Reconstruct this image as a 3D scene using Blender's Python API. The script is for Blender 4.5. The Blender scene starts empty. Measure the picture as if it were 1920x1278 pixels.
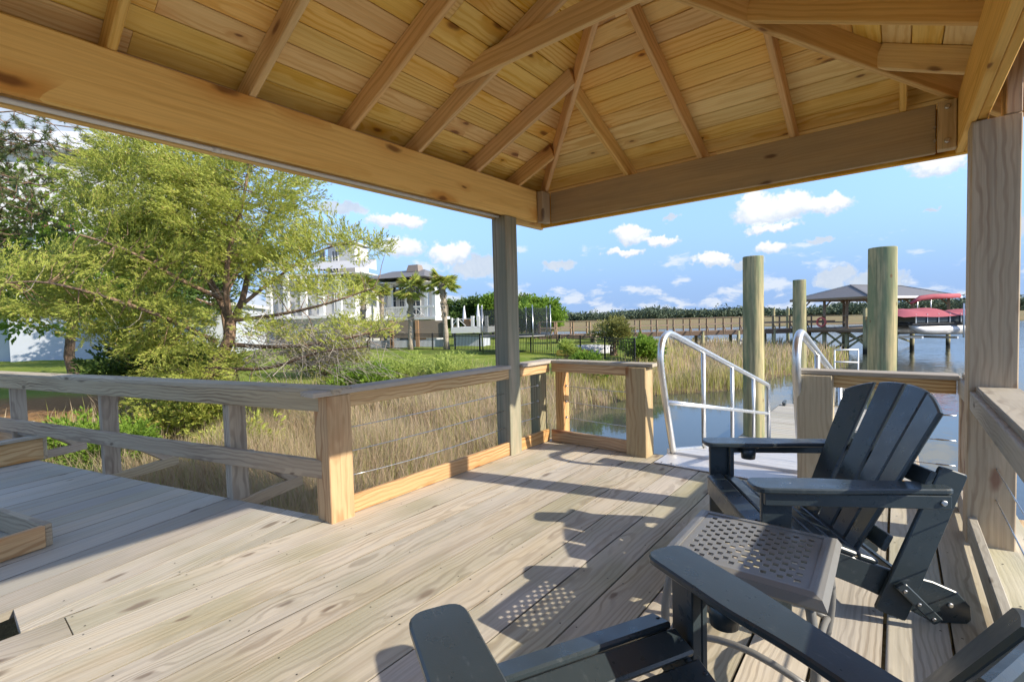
import bpy, math, random
import numpy as np
from mathutils import Matrix, Vector
random.seed(7); RNG = np.random.default_rng(7)
scene = bpy.context.scene
COL = scene.collection
R = math.radians

# ------------------------------------------------------------------ camera (deck top is z = 0)
CAM = np.array([0.0, 0.0, 1.233])
RT = np.array([0.77634825, 0.6297786, -0.02573546])
UP = np.array([-0.00576247, 0.04792026, 0.99883454])
FW = np.array([-0.63027787, 0.77529515, -0.04083189])
F = 889.79                                        # focal length in photo pixels (1920 wide)
cam = bpy.data.cameras.new('camera'); cam.sensor_width = 36; cam.lens = F / 1920 * 36
cam.clip_start = 0.02; cam.clip_end = 6000
camo = bpy.data.objects.new('camera', cam); COL.objects.link(camo)
camo.matrix_world = Matrix(((RT[0], UP[0], -FW[0], CAM[0]), (RT[1], UP[1], -FW[1], CAM[1]), (RT[2], UP[2], -FW[2], CAM[2]), (0, 0, 0, 1)))
scene.camera = camo

def ray(x, y): return ((x - 960) * RT - (y - 639) * UP + F * FW) / F
def pd(x, y, d):                                  # point seen at photo pixel x, y, at depth d in front of the camera
    return CAM + ray(x, y) * d
def pz(x, y, z):                                  # ... on the horizontal plane z
    r = ray(x, y); return CAM + r * (z - CAM[2]) / r[2]

# ------------------------------------------------------------------ sun, sky, exposure
SUN_EL, SUN_DIR = R(29.3), np.array([0.967, 0.255])
sun = bpy.data.lights.new('sun', 'SUN'); sun.energy = 2.3; sun.angle = R(0.53); sun.color = (1.0, 0.91, 0.77)
suno = bpy.data.objects.new('sun', sun); COL.objects.link(suno)
sd = Vector((SUN_DIR[0] * math.cos(SUN_EL), SUN_DIR[1] * math.cos(SUN_EL), math.sin(SUN_EL)))
suno.rotation_euler = sd.to_track_quat('Z', 'Y').to_euler(); suno.location = (20, 5, 20)
scene.view_settings.view_transform = 'Standard'; scene.view_settings.look = 'None'
scene.view_settings.exposure = 1.72; scene.view_settings.gamma = 1.0
scene.cycles.use_denoising = True
scene.cycles.max_bounces = 8; scene.cycles.diffuse_bounces = 4; scene.cycles.glossy_bounces = 3
scene.cycles.transparent_max_bounces = 12; scene.cycles.transmission_bounces = 3
scene.cycles.caustics_reflective = True; scene.cycles.blur_glossy = 0.6; scene.cycles.caustics_refractive = False
scene.cycles.sample_clamp_indirect = 12.0

W = bpy.data.worlds.new('World'); scene.world = W; W.use_nodes = True
class NT:                                          # terse node-tree builder
    def __init__(s, tree): s.t = tree; s.t.nodes.clear()
    def n(s, kind, ins=None, **props):
        nd = s.t.nodes.new(kind)
        for k, v in props.items(): setattr(nd, k, v)
        for k, v in (ins or {}).items(): s.set(nd.inputs[k], v)
        return nd
    def set(s, sock, v):
        if isinstance(v, bpy.types.NodeSocket): s.t.links.new(v, sock)
        elif isinstance(v, bpy.types.Node): s.t.links.new(v.outputs[0], sock)
        else:
            if isinstance(v, (tuple, list)) and sock.type == 'RGBA' and len(v) == 3: v = (*v, 1)
            sock.default_value = v
    def m(s, op, a, b=None, c=None, clamp=False):
        nd = s.t.nodes.new('ShaderNodeMath'); nd.operation = op; nd.use_clamp = clamp
        for i, v in enumerate((a, b, c)):
            if v is not None: s.set(nd.inputs[i], v)
        return nd.outputs[0]
    def v(s, op, a, b=None, c=None, out=0):
        nd = s.t.nodes.new('ShaderNodeVectorMath'); nd.operation = op
        for i, x in enumerate((a, b, c)):
            if x is not None: s.set(nd.inputs[i], x)
        return nd.outputs[out]
    def mix(s, f, a, b, blend='MIX'):
        nd = s.t.nodes.new('ShaderNodeMix'); nd.data_type = 'RGBA'; nd.blend_type = blend
        s.set(nd.inputs[0], f); s.set(nd.inputs[6], a); s.set(nd.inputs[7], b); return nd.outputs[2]
    def mr(s, v, a, b, c=0.0, d=1.0, kind='SMOOTHSTEP'):
        nd = s.t.nodes.new('ShaderNodeMapRange'); nd.interpolation_type = kind; nd.clamp = True if kind == 'LINEAR' else nd.clamp
        for i, x in enumerate((v, a, b, c, d)): s.set(nd.inputs[i], x)
        return nd.outputs[0]
    def noise(s, vec, scale, detail=2, rough=0.5, dist=0.0, out=0):
        nd = s.n('ShaderNodeTexNoise', {'Vector': vec, 'Scale': scale, 'Detail': detail, 'Roughness': rough, 'Distortion': dist}); return nd.outputs[out]

def build_sky():
    t = NT(W.node_tree)
    sky = t.n('ShaderNodeTexSky', sky_type='NISHITA'); sky.sun_disc = False
    sky.sun_elevation = SUN_EL; sky.sun_rotation = math.atan2(SUN_DIR[0], SUN_DIR[1])
    sky.air_density = 1.0; sky.dust_density = 0.4; sky.ozone_density = 2.2; sky.altitude = 0
    d = t.n('ShaderNodeTexCoord').outputs['Generated']
    sp = t.n('ShaderNodeSeparateXYZ', {0: d})
    az = t.m('ARCTAN2', sp.outputs[0], sp.outputs[1]); el = t.m('ARCSINE', sp.outputs[2])
    ae = t.n('ShaderNodeCombineXYZ', {0: az, 1: el}).outputs[0]
    w1 = t.v('SUBTRACT', t.noise(ae, 14, 4, .6, out=1), (.5, .5, .5))
    w2 = t.v('SUBTRACT', t.noise(ae, 60, 3, .6, out=1), (.5, .5, .5))
    wa = t.v('MULTIPLY_ADD', w2, (.034, .024, 0), t.v('MULTIPLY_ADD', w1, (.075, .045, 0), ae))
    clouds = [  # photo pixel centre, half width, half height of each cumulus heap
        (1425, 392, 54, 30), (1482, 380, 50, 34), (1552, 382, 58, 17), (1445, 424, 52, 9),
        (1180, 440, 34, 20), (1232, 450, 38, 11), (1170, 477, 40, 7), (1335, 486, 46, 14), (1455, 465, 40, 14),
        (1760, 305, 60, 20), (745, 412, 56, 14), (750, 462, 48, 22), (845, 474, 44, 20),
        (1400, 492, 34, 7), (1535, 452, 26, 6), (1050, 497, 34, 9), (1258, 404, 18, 7), (1745, 391, 18, 6), (900, 500, 56, 18),
        (640, 390, 60, 14), (1570, 520, 42, 18), (1650, 528, 56, 20), (1880, 420, 70, 30), (330, 330, 120, 26), (110, 240, 150, 40)]
    def heap(vec, dy, lst):
        acc = None
        for (x, y, rx, ry) in lst:
            r = ray(x, y); r = r / np.linalg.norm(r); a0, e0 = math.atan2(r[0], r[1]), math.asin(r[2])
            q = ray(x + rx, y); q = q / np.linalg.norm(q); ra = abs(math.atan2(q[0], q[1]) - a0)
            q = ray(x, y - ry); q = q / np.linalg.norm(q); re = abs(math.asin(q[2]) - e0)
            k = t.v('LENGTH', t.v('MULTIPLY', t.v('SUBTRACT', vec, (a0, e0 + dy * re, 0)), (1 / ra, 1 / re, 0)), out=1)
            k = t.m('SUBTRACT', 1.0, k); acc = k if acc is None else t.m('MAXIMUM', acc, k)
        return acc
    h0 = heap(wa, 0.0, clouds); h1 = heap(wa, 0.5, clouds[:13])
    # scattered small cumulus, in rows towards the horizon
    sm = t.noise(t.v('MULTIPLY', t.v('MULTIPLY_ADD', w1, (.05, .02, 0), ae), (10, 24, 0)), 1.25, 5, .58)
    small = t.m('MULTIPLY', t.mr(sm, t.mr(el, .02, .22, .47, .66, 'LINEAR'), t.mr(el, .02, .22, .60, .78, 'LINEAR')), t.mr(el, .26, .12))
    fill_clouds = t.m('MULTIPLY', t.mr(t.noise(ae, 5.5, 6, .6), .47, .60), t.mr(el, .36, .55))  # clouds above the view, thickened to whiten and brighten the fill light
    body = t.mr(t.m('MULTIPLY_ADD', t.noise(ae, 150, 3, .65), .5, h0), .12, .52)
    alpha = t.m('MAXIMUM', body, t.m('MULTIPLY', t.m('MAXIMUM', small, fill_clouds), .72))
    lit = t.m('ADD', t.m('MULTIPLY', t.mr(h1, -.50, .45), .75), t.m('MULTIPLY', t.noise(wa, 40, 3, .6), .5), clamp=True)
    lit = t.m('MAXIMUM', lit, t.m('MULTIPLY', t.m('SUBTRACT', 1.0, body), .75))
    ccol = t.mix(lit, (1.6, 1.95, 2.45), (3.35, 3.35, 3.3))
    haze = t.mix(t.mr(el, .34, 0.02), sky.outputs[0], (1.05, 1.65, 2.65))
    skyc = t.mix(.92, sky.outputs[0], haze)
    skyc = t.mix(1.0, skyc, (.81, .87, 1.0), 'MULTIPLY')
    colr = t.mix(t.m('MULTIPLY', alpha, .92), skyc, ccol)
    bg = t.n('ShaderNodeBackground', {'Color': colr, 'Strength': 0.10})
    t.n('ShaderNodeOutputWorld', {'Surface': bg.outputs[0]})
build_sky(); W.cycles.sampling_method = 'NONE'

# ------------------------------------------------------------------ helpers
WM = {}                                            # world matrices of everything built
def props(o, label=None, cat=None, group=None, kind=None):
    if label: o['label'] = label
    if cat: o['category'] = cat
    if group: o['group'] = group
    if kind: o['kind'] = kind
    return o
def place(o, M, parent=None):
    WM[o.name] = M
    if parent is not None:
        o.parent = parent; o.matrix_basis = WM[parent.name].inverted() @ M
    else: o.matrix_basis = M
def thing(name, loc, label, cat, group=None, rz=0.0, parent=None):
    o = bpy.data.objects.new(name, None); COL.objects.link(o); o.empty_display_size = .2
    place(o, Matrix.Translation(Vector(loc)) @ Matrix.Rotation(rz, 4, 'Z'), parent)
    return props(o, label, cat, group)
def mesh_obj(name, verts, faces, mat, parent=None, M=None, smooth=False, mats=None, fmat=None):
    me = bpy.data.meshes.new(name)
    if isinstance(verts, np.ndarray): verts = verts.tolist()
    me.from_pydata(verts, [], faces); 
    if mats:
        for m_ in mats: me.materials.append(m_)
    else: me.materials.append(mat)
    if fmat is not None: me.polygons.foreach_set('material_index', fmat)
    if smooth: me.polygons.foreach_set('use_smooth', [True] * len(me.polygons))
    me.update()
    o = bpy.data.objects.new(name, me); COL.objects.link(o)
    place(o, M if M is not None else Matrix.Identity(4), parent)
    return o
def fast_mesh(name, V, T, mat, parent=None, M=None, smooth=False):
    """triangle soup from numpy arrays"""
    me = bpy.data.meshes.new(name); n = len(T)
    me.vertices.add(len(V)); me.vertices.foreach_set('co', np.ascontiguousarray(V, dtype=np.float32).ravel())
    me.loops.add(3 * n); me.loops.foreach_set('vertex_index', np.ascontiguousarray(T, dtype=np.int32).ravel())
    me.polygons.add(n); me.polygons.foreach_set('loop_start', np.arange(0, 3 * n, 3, dtype=np.int32))
    me.polygons.foreach_set('loop_total', np.full(n, 3, dtype=np.int32))
    if smooth: me.polygons.foreach_set('use_smooth', np.ones(n, dtype=bool))
    me.materials.append(mat); me.update(calc_edges=True); me.validate()
    o = bpy.data.objects.new(name, me); COL.objects.link(o); place(o, M if M is not None else Matrix.Identity(4), parent)
    return o
def copy_tree(o, M, label=None, parent=None):
    c = o.copy(); COL.objects.link(c)
    if parent is None:
        c.matrix_basis = M; WM[c.name] = M
        if label: c['label'] = label
    else: c.parent = parent; c.matrix_basis = o.matrix_basis.copy()
    for ch in [x for x in bpy.data.objects if x.parent == o]: copy_tree(ch, None, None, c)
    return c
def frame(p, ax, up):
    x = Vector(ax).normalized(); z = Vector(up); y = z.cross(x).normalized(); z = x.cross(y).normalized(); p = Vector(p)
    return Matrix(((x.x, y.x, z.x, p.x), (x.y, y.y, z.y, p.y), (x.z, y.z, z.z, p.z), (0, 0, 0, 1)))
class MB:
    def __init__(s): s.v = []; s.f = []
    def add(s, V, Fc):
        b = len(s.v); s.v += [tuple(map(float, q)) for q in V]; s.f += [tuple(b + i for i in q) for q in Fc]; return s
    def cbox(s, a, b, c=0.003, M=None):            # box with chamfered edges between corners a and b
        lo = np.minimum(a, b); hi = np.maximum(a, b); c = min(c, *(0.45 * (hi - lo)))
        idx = {}; V = []
        for i in range(8):
            bits = [(i >> k) & 1 for k in range(3)]
            for ax in range(3):
                q = [hi[k] if bits[k] else lo[k] for k in range(3)]
                for k in range(3):
                    if k != ax: q[k] += -c if bits[k] else c
                idx[i, ax] = len(V); V.append(q)
        Fc = []
        for ax in range(3):
            u, w = (ax + 1) % 3, (ax + 2) % 3
            for sgn in (0, 1):
                cs = [(0, 0), (1, 0), (1, 1), (0, 1)]; cs = cs if sgn else cs[::-1]
                Fc.append([idx[(sgn << ax) | (p << u) | (q << w), ax] for p, q in cs])
        for ax in range(3):
            u, w = (ax + 1) % 3, (ax + 2) % 3
            for p in (0, 1):
                for q in (0, 1):
                    i0 = (p << u) | (q << w); i1 = i0 | (1 << ax)
                    fc = [idx[i0, u], idx[i1, u], idx[i1, w], idx[i0, w]]; Fc.append(fc if p == q else fc[::-1])
        for i in range(8):
            fc = [idx[i, 0], idx[i, 1], idx[i, 2]]; Fc.append(fc if bin(i).count('1') % 2 else fc[::-1])
        if M is not None: V = [M @ Vector(q) for q in V]
        return s.add(V, Fc)
    def bar(s, p0, p1, w, h, up=(0, 0, 1), c=0.003):
        p0, p1 = Vector(p0), Vector(p1); L = (p1 - p0).length
        return s.cbox((-L / 2, -w / 2, -h / 2), (L / 2, w / 2, h / 2), c, frame((p0 + p1) / 2, p1 - p0, up))
    def tube(s, pts, r, n=8, cap=True):
        pts = [Vector(p) for p in pts]; rs = r if isinstance(r, (list, tuple, np.ndarray)) else [r] * len(pts)
        rings = []; prev = None
        for i, p in enumerate(pts):
            t = (pts[min(i + 1, len(pts) - 1)] - pts[max(i - 1, 0)]).normalized()
            if prev is None:
                a = Vector((0, 0, 1)) if abs(t.z) < .9 else Vector((1, 0, 0)); prev = t.cross(a).normalized()
            x = (prev - t * prev.dot(t)).normalized(); y = t.cross(x); prev = x
            rings.append([p + (x * math.cos(k * math.tau / n) + y * math.sin(k * math.tau / n)) * rs[i] for k in range(n)])
        V = [q for rg in rings for q in rg]; Fc = []
        for i in range(len(pts) - 1):
            for k in range(n): Fc.append((i * n + k, i * n + (k + 1) % n, (i + 1) * n + (k + 1) % n, (i + 1) * n + k))
        if cap: Fc += [tuple(range(n))[::-1], tuple(range((len(pts) - 1) * n, len(pts) * n))]
        return s.add(V, Fc)
    def slab(s, outline, t, M, c=0.003):           # outline in the local xy plane, thickness t along local z
        P = np.array(outline, float); n = len(P)
        d = np.roll(P, -1, 0) - P; nn = np.stack([d[:, 1], -d[:, 0]], 1); nn /= np.linalg.norm(nn, axis=1)[:, None] + 1e-9
        vn = nn + np.roll(nn, 1, 0); vn /= np.maximum((vn ** 2).sum(1)[:, None] / 2, .25)
        if (P[:, 0] * np.roll(P[:, 1], -1) - P[:, 1] * np.roll(P[:, 0], -1)).sum() < 0: P = P[::-1]; return s.slab(P, t, M, c)
        V = []
        for z, o in ((0, c), (c, 0), (t - c, 0), (t, c)):
            V += [M @ Vector((q[0], q[1], z)) for q in (P - vn * o)]
        Fc = [tuple(range(n))[::-1], tuple(range(3 * n, 4 * n))]
        for r in range(3):
            for k in range(n): Fc.append((r * n + k, r * n + (k + 1) % n, (r + 1) * n + (k + 1) % n, (r + 1) * n + k))
        return s.add(V, Fc)
    def poly(s, pts, n_):                          # closed prism: polygon pts extruded along vector n_
        k = len(pts); V = [Vector(p) for p in pts] + [Vector(p) + Vector(n_) for p in pts]
        Fc = [tuple(range(k))[::-1], tuple(range(k, 2 * k))] + [(i, (i + 1) % k, k + (i + 1) % k, k + i) for i in range(k)]
        return s.add(V, Fc)
    def obj(s, name, mat, parent=None, M=None, smooth=False): return mesh_obj(name, s.v, s.f, mat, parent, M, smooth)
def board(name, p0, p1, w, h, mat, parent=None, up=(0, 0, 1), c=0.004):
    """sawn timber from p0 to p1; local x follows the grain, w is the width, h the size along 'up'"""
    p0, p1 = Vector(p0), Vector(p1); L = (p1 - p0).length
    return MB().cbox((-L / 2, -w / 2, -h / 2), (L / 2, w / 2, h / 2), c).obj(name, mat, parent, frame((p0 + p1) / 2, p1 - p0, up))
def bolt(name, p, n, r, mat, parent, l=.008):
    n = Vector(n).normalized(); p = Vector(p)
    return MB().tube([p - n * .002, p + n * l * .6, p + n * l], [r, r, r * .7], 10).obj(name, mat, parent, None, False)

# ------------------------------------------------------------------ materials
def new_mat(name):
    m = bpy.data.materials.new(name); m.use_nodes = True; return m, NT(m.node_tree)
def finish(t, col, rough=.7, bump=None, bstr=.2, bdist=.004, metal=0.0, spec=.3, trans=None):
    ins = {'Base Color': col, 'Roughness': rough, 'Metallic': metal, 'Specular IOR Level': spec}
    b = t.n('ShaderNodeBsdfPrincipled', ins)
    if bump is not None: t.set(b.inputs['Normal'], t.n('ShaderNodeBump', {'Strength': bstr, 'Distance': bdist, 'Height': bump}).outputs[0])
    out = b.outputs[0]
    if trans is not None:
        tr = t.n('ShaderNodeBsdfTranslucent', {'Color': col}); out = t.n('ShaderNodeMixShader', {0: trans, 1: out, 2: tr.outputs[0]}).outputs[0]
    t.n('ShaderNodeOutputMaterial', {'Surface': out}); return b
def wood(name, light, dark, ring=.011, contrast=.45, knot=.5, knotcol=(.10, .04, .015), halo=None, grey=None, greyamt=0.0, var=.22, rough=.75, bump=.25, green=0.0, warp=.05, gap_shade=0.0, ks=(1.9, 5.2), strk=.5):
    m, t = new_mat(name)
    oc = t.n('ShaderNodeTexCoord').outputs['Object']; rnd = t.n('ShaderNodeObjectInfo').outputs['Random']
    fr = lambda k: t.m('FRACT', t.m('MULTIPLY', rnd, k))
    off = t.n('ShaderNodeCombineXYZ', {0: t.m('MULTIPLY', rnd, 53.0), 1: t.m('MULTIPLY_ADD', fr(17.3), .20, -.10), 2: t.m('MULTIPLY_ADD', fr(31.7), .09, .02)}).outputs[0]
    p = t.v('ADD', oc, off); sp = t.n('ShaderNodeSeparateXYZ', {0: p})
    n1 = t.noise(t.v('MULTIPLY', p, (1.7, 4.5, 4.5)), 1.0, 3, .55)
    vo = t.n('ShaderNodeTexVoronoi', {'Vector': t.v('MULTIPLY_ADD', t.noise(p, 9, 2, out=1), (.08, .2, 0), t.n('ShaderNodeCombineXYZ', {0: t.m('MULTIPLY', sp.outputs[0], ks[0]), 1: t.m('MULTIPLY', t.m('ADD', sp.outputs[1], sp.outputs[2]), ks[1])}).outputs[0]), 'Scale': 1.0}, voronoi_dimensions='2D')
    keep = t.m('GREATER_THAN', t.n('ShaderNodeSeparateXYZ', {0: vo.outputs['Color']}).outputs[0], 1.0 - knot * .4)
    kd = t.m('DIVIDE', vo.outputs['Distance'], t.m('MULTIPLY_ADD', t.n('ShaderNodeSeparateXYZ', {0: vo.outputs['Color']}).outputs[1], .75, .30))
    kn = t.m('MULTIPLY', t.mr(kd, .19, .06), keep); kh = t.m('MULTIPLY', t.mr(kd, .62, .10), keep)
    rad = t.m('SQRT', t.m('ADD', t.m('MULTIPLY', sp.outputs[1], sp.outputs[1]), t.m('MULTIPLY', sp.outputs[2], sp.outputs[2])))
    rad = t.m('ADD', t.m('MULTIPLY_ADD', n1, warp, rad), t.m('MULTIPLY', kh, .022))
    s1 = t.m('SINE', t.m('MULTIPLY', rad, 2 * math.pi / ring))
    s2 = t.mr(s1, -.1, 1.0)
    fine = t.noise(t.v('MULTIPLY', p, (2.2, 120, 120)), 1.0, 3, .6)
    broad = t.noise(t.v('MULTIPLY', p, (.7, 7, 7)), 1.0, 3, .55)
    streak = t.mr(t.noise(t.v('MULTIPLY', p, (.55, 34, 34)), 1.0, 2, .5), .55, .75)
    amt = t.m('MULTIPLY', t.mr(broad, .25, .70), contrast)
    col = t.mix(t.m('MULTIPLY', s2, amt), light, dark)
    col = t.mix(t.m('MULTIPLY', streak, strk), col, dark)
    band = t.mr(t.noise(t.v('MULTIPLY', t.v('ADD', p, (3, 7, 2)), (.9, 16, 16)), 1.0, 3, .6, .6), .50, .72)
    col = t.mix(t.m('MULTIPLY', band, .42 * min(1, contrast * 1.4)), col, dark)
    col = t.mix(t.mr(fine, .35, .80, 0, .70 * strk), col, tuple(.55 * c for c in dark))
    if grey: col = t.mix(t.m('MULTIPLY', t.mr(t.noise(t.v('MULTIPLY', p, (1.2, 9, 9)), 1.0, 4, .6), .30, .62), greyamt), col, grey)
    if green: col = t.mix(t.m('MULTIPLY', t.mr(t.noise(t.v('ADD', p, (9, 3, 1)), 1.3, 3, .55), .42, .66), green), col, (.24, .235, .115))
    if halo: col = t.mix(t.m('MULTIPLY', t.m('MULTIPLY', kh, t.mr(broad, .3, .6, .35, 1)), .85), col, halo)
    col = t.mix(t.m('MULTIPLY', kn, .80), col, knotcol)
    if gap_shade:                                         # gap shade put into the colour of the long board edges
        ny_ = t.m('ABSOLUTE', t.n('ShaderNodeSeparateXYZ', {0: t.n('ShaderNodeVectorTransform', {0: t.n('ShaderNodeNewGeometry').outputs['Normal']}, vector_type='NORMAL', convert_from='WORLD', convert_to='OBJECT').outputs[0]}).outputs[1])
        col = t.mix(t.m('MULTIPLY', t.m('GREATER_THAN', ny_, .5), t.mr(broad, .3, .6, gap_shade, .3)), col, (.05, .042, .03))
    hs = t.n('ShaderNodeHueSaturation', {'Hue': t.m('MULTIPLY_ADD', fr(7.7), .02, .49), 'Saturation': t.m('MULTIPLY_ADD', fr(11.1), .3, .85), 'Value': t.m('MULTIPLY_ADD', fr(5.3), var * 2, 1 - var), 'Color': col})
    hgt = t.m('ADD', t.m('MULTIPLY', s2, -.35), t.m('MULTIPLY', fine, .8))
    finish(t, hs.outputs[0], rough, hgt, bump, .003)
    return m
def plain(name, col, rough=.5, metal=0.0, spec=.4, nz=.12, nscale=8.0, bump=0.0, bscale=60, scuff=0.0, scuffcol=(.5, .5, .5)):
    m, t = new_mat(name); oc = t.n('ShaderNodeTexCoord').outputs['Object']
    n1 = t.noise(oc, nscale, 4, .6)
    c = t.mix(n1, tuple(x * (1 - nz) for x in col), tuple(min(1, x * (1 + nz)) for x in col))
    r = t.m('MULTIPLY_ADD', t.noise(oc, nscale * 3, 3), .25, rough - .12, clamp=True)
    if scuff:
        sc = t.m('MULTIPLY', t.mr(t.noise(t.v('MULTIPLY', oc, (1, 2.5, 1.5)), 24, 6, .7), .56, .80), scuff); c = t.mix(sc, c, scuffcol)
        r = t.m('ADD', r, t.m('MULTIPLY', sc, .3), clamp=True)
    finish(t, c, r, t.noise(oc, bscale, 3) if bump else None, bump, .003, metal, spec)
    return m
M_DECK = wood('deck_wood', (.57, .495, .37), (.30, .24, .165), ring=.019, contrast=.90, knot=.50, knotcol=(.17, .125, .085), grey=(.46, .43, .375), greyamt=.45, var=.19, green=.42, warp=.09, gap_shade=.97)
M_WALK = wood('walkway_wood', (.46, .41, .32), (.27, .23, .175), ring=.010, contrast=.5, knot=.25, knotcol=(.12, .10, .08), grey=(.40, .38, .325), greyamt=.7, var=.15, gap_shade=.92)
M_CAP = wood('weathered_cap_wood', (.42, .37, .29), (.21, .17, .125), ring=.018, contrast=.95, knot=.3, knotcol=(.12, .09, .06), grey=(.42, .375, .30), greyamt=.75, var=.12, warp=.12)
M_RAIL = wood('walkway_rail_wood', (.50, .395, .265), (.17, .11, .07), ring=.026, contrast=1.0, knot=.45, knotcol=(.12, .08, .05), grey=(.46, .375, .26), greyamt=.55, var=.1, warp=.12)
M_FRESH = wood('fresh_pine', (.62, .415, .21), (.37, .19, .075), ring=.028, contrast=1.0, knot=.25, knotcol=(.25, .10, .035), halo=(.48, .22, .07), var=.13, green=.2, warp=.12)
M_POST = wood('treated_post_wood', (.52, .40, .245), (.30, .185, .10), ring=.030, contrast=1.0, knot=.22, knotcol=(.22, .09, .04), grey=(.38, .315, .195), greyamt=.5, var=.10, warp=.12)
M_POSTB = wood('brown_post_wood', (.58, .43, .265), (.34, .20, .11), ring=.032, contrast=1.0, knot=.2, knotcol=(.25, .10, .05), grey=(.42, .34, .22), greyamt=.4, var=.06, warp=.14)
M_POSTG = wood('green_treated_post', (.38, .315, .20), (.20, .145, .085), ring=.030, contrast=1.0, knot=.25, knotcol=(.16, .08, .04), grey=(.20, .21, .135), greyamt=.75, var=.08)
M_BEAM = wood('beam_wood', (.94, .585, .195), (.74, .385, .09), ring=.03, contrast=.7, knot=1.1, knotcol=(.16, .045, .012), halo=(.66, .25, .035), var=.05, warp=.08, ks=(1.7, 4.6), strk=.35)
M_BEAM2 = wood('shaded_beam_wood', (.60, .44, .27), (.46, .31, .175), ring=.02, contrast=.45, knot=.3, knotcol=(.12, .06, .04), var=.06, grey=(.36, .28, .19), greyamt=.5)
M_RAFT = wood('rafter_wood', (.88, .575, .23), (.66, .37, .11), ring=.026, contrast=.8, knot=.4, knotcol=(.18, .06, .02), halo=(.6, .32, .1), var=.08, green=.10, ks=(2.4, 6.5), strk=.35)
M_CEIL = wood('ceiling_board_wood', (.96, .67, .265), (.76, .43, .10), ring=.026, contrast=.9, knot=.55, knotcol=(.16, .05, .02), halo=(.70, .36, .09), var=.10, green=.06, ks=(2.6, 6.0), strk=.34, warp=.08)
M_CHAIR = plain('navy_grey_plastic', (.032, .044, .050), .30, 0, .5, .2, 6, .06, 300, .40, (.17, .18, .178))
M_TABLE = plain('taupe_painted_metal', (.175, .170, .155), .40, .0, .5, .1, 10, .04, 200)
M_ALU = plain('brushed_aluminium', (.68, .68, .66), .38, .9, .5, .06, 14, .03, 120)
M_ALUP = plain('aluminium_plate', (.62, .60, .58), .5, .55, .5, .08, 5, .05, 90)
M_STEEL = plain('steel_fitting', (.55, .55, .54), .3, 1.0, .5, .1, 30)
M_WHITE = plain('white_pvc', (.72, .71, .68), .4, 0, .4, .05, 6)
# ------------------------------------------------------------------ pavilion deck
EX, EB, ERX = -2.755, 3.98, .272                 # inner faces of the left beam, back beam, right beam
deck = thing('pavilion_deck', (-1.2, 1.2, 0), 'pale plank deck floor under the hip roof pavilion', 'deck')
PITCH = .1985; x0 = -.032 + 3 * PITCH
k = 0
while True:
    xr = x0 - k * PITCH; xl = xr - PITCH; k += 1
    if xr < -2.75: break
    yend = 4.12; ynear = -1.9
    w = PITCH - .0068 - (.004 if k in (3, 4, 5) else 0) + random.uniform(-.001, .001)
    xc = (xr + xl) / 2; dz = random.uniform(-.0015, .0015)
    # a few rows are butted from two lengths
    cuts = [ynear, yend] if random.random() < .55 else [ynear, random.uniform(-.6, .6), yend]
    for a, b in zip(cuts[:-1], cuts[1:]):
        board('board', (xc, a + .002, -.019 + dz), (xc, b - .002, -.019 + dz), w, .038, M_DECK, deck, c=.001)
for y in np.arange(-1.7, 4.2, .41):                # joists under the gaps
    board('joist', (-3.0, y, -.16), (.55, y, -.16), .04, .235, M_POST, deck)
board('rim_joist', (-3.02, 4.135, -.15), (.56, 4.135, -.15), .04, .26, M_FRESH, deck)
board('rim_joist', (-2.93, 1.6, -.15), (-2.93, 4.11, -.15), .04, .22, M_FRESH, deck)
board('rim_joist', (.585, -1.9, -.15), (.585, 4.11, -.15), .04, .22, M_FRESH, deck)
for p in ((-2.7, 3.9), (-2.7, .2), (.4, 3.9), (.4, .6), (-1.2, 3.9)):
    MB().tube([(p[0], p[1], -3.4), (p[0], p[1], -.28)], .14, 14).obj('foundation_pile', M_POST, deck, None, True)

scr = MB()                                           # screw heads over every joist
for k2 in range(18):
    xc = x0 - (k2 + .5) * PITCH
    for y in np.arange(-.06, 4.2, .41):
        for s in (-.065, .065):
            q = Vector((xc + s + random.uniform(-.006, .006), y + random.uniform(-.012, .012), .0008)); scr.add([q + Vector((.0042 * math.cos(a), .0042 * math.sin(a), 0)) for a in np.linspace(0, math.tau, 7)[:-1]], [(0, 1, 2, 3, 4, 5)])
props(scr.obj('screws', plain('deck_screw', (.10, .09, .075), .6, .6), deck), kind='stuff')
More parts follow.
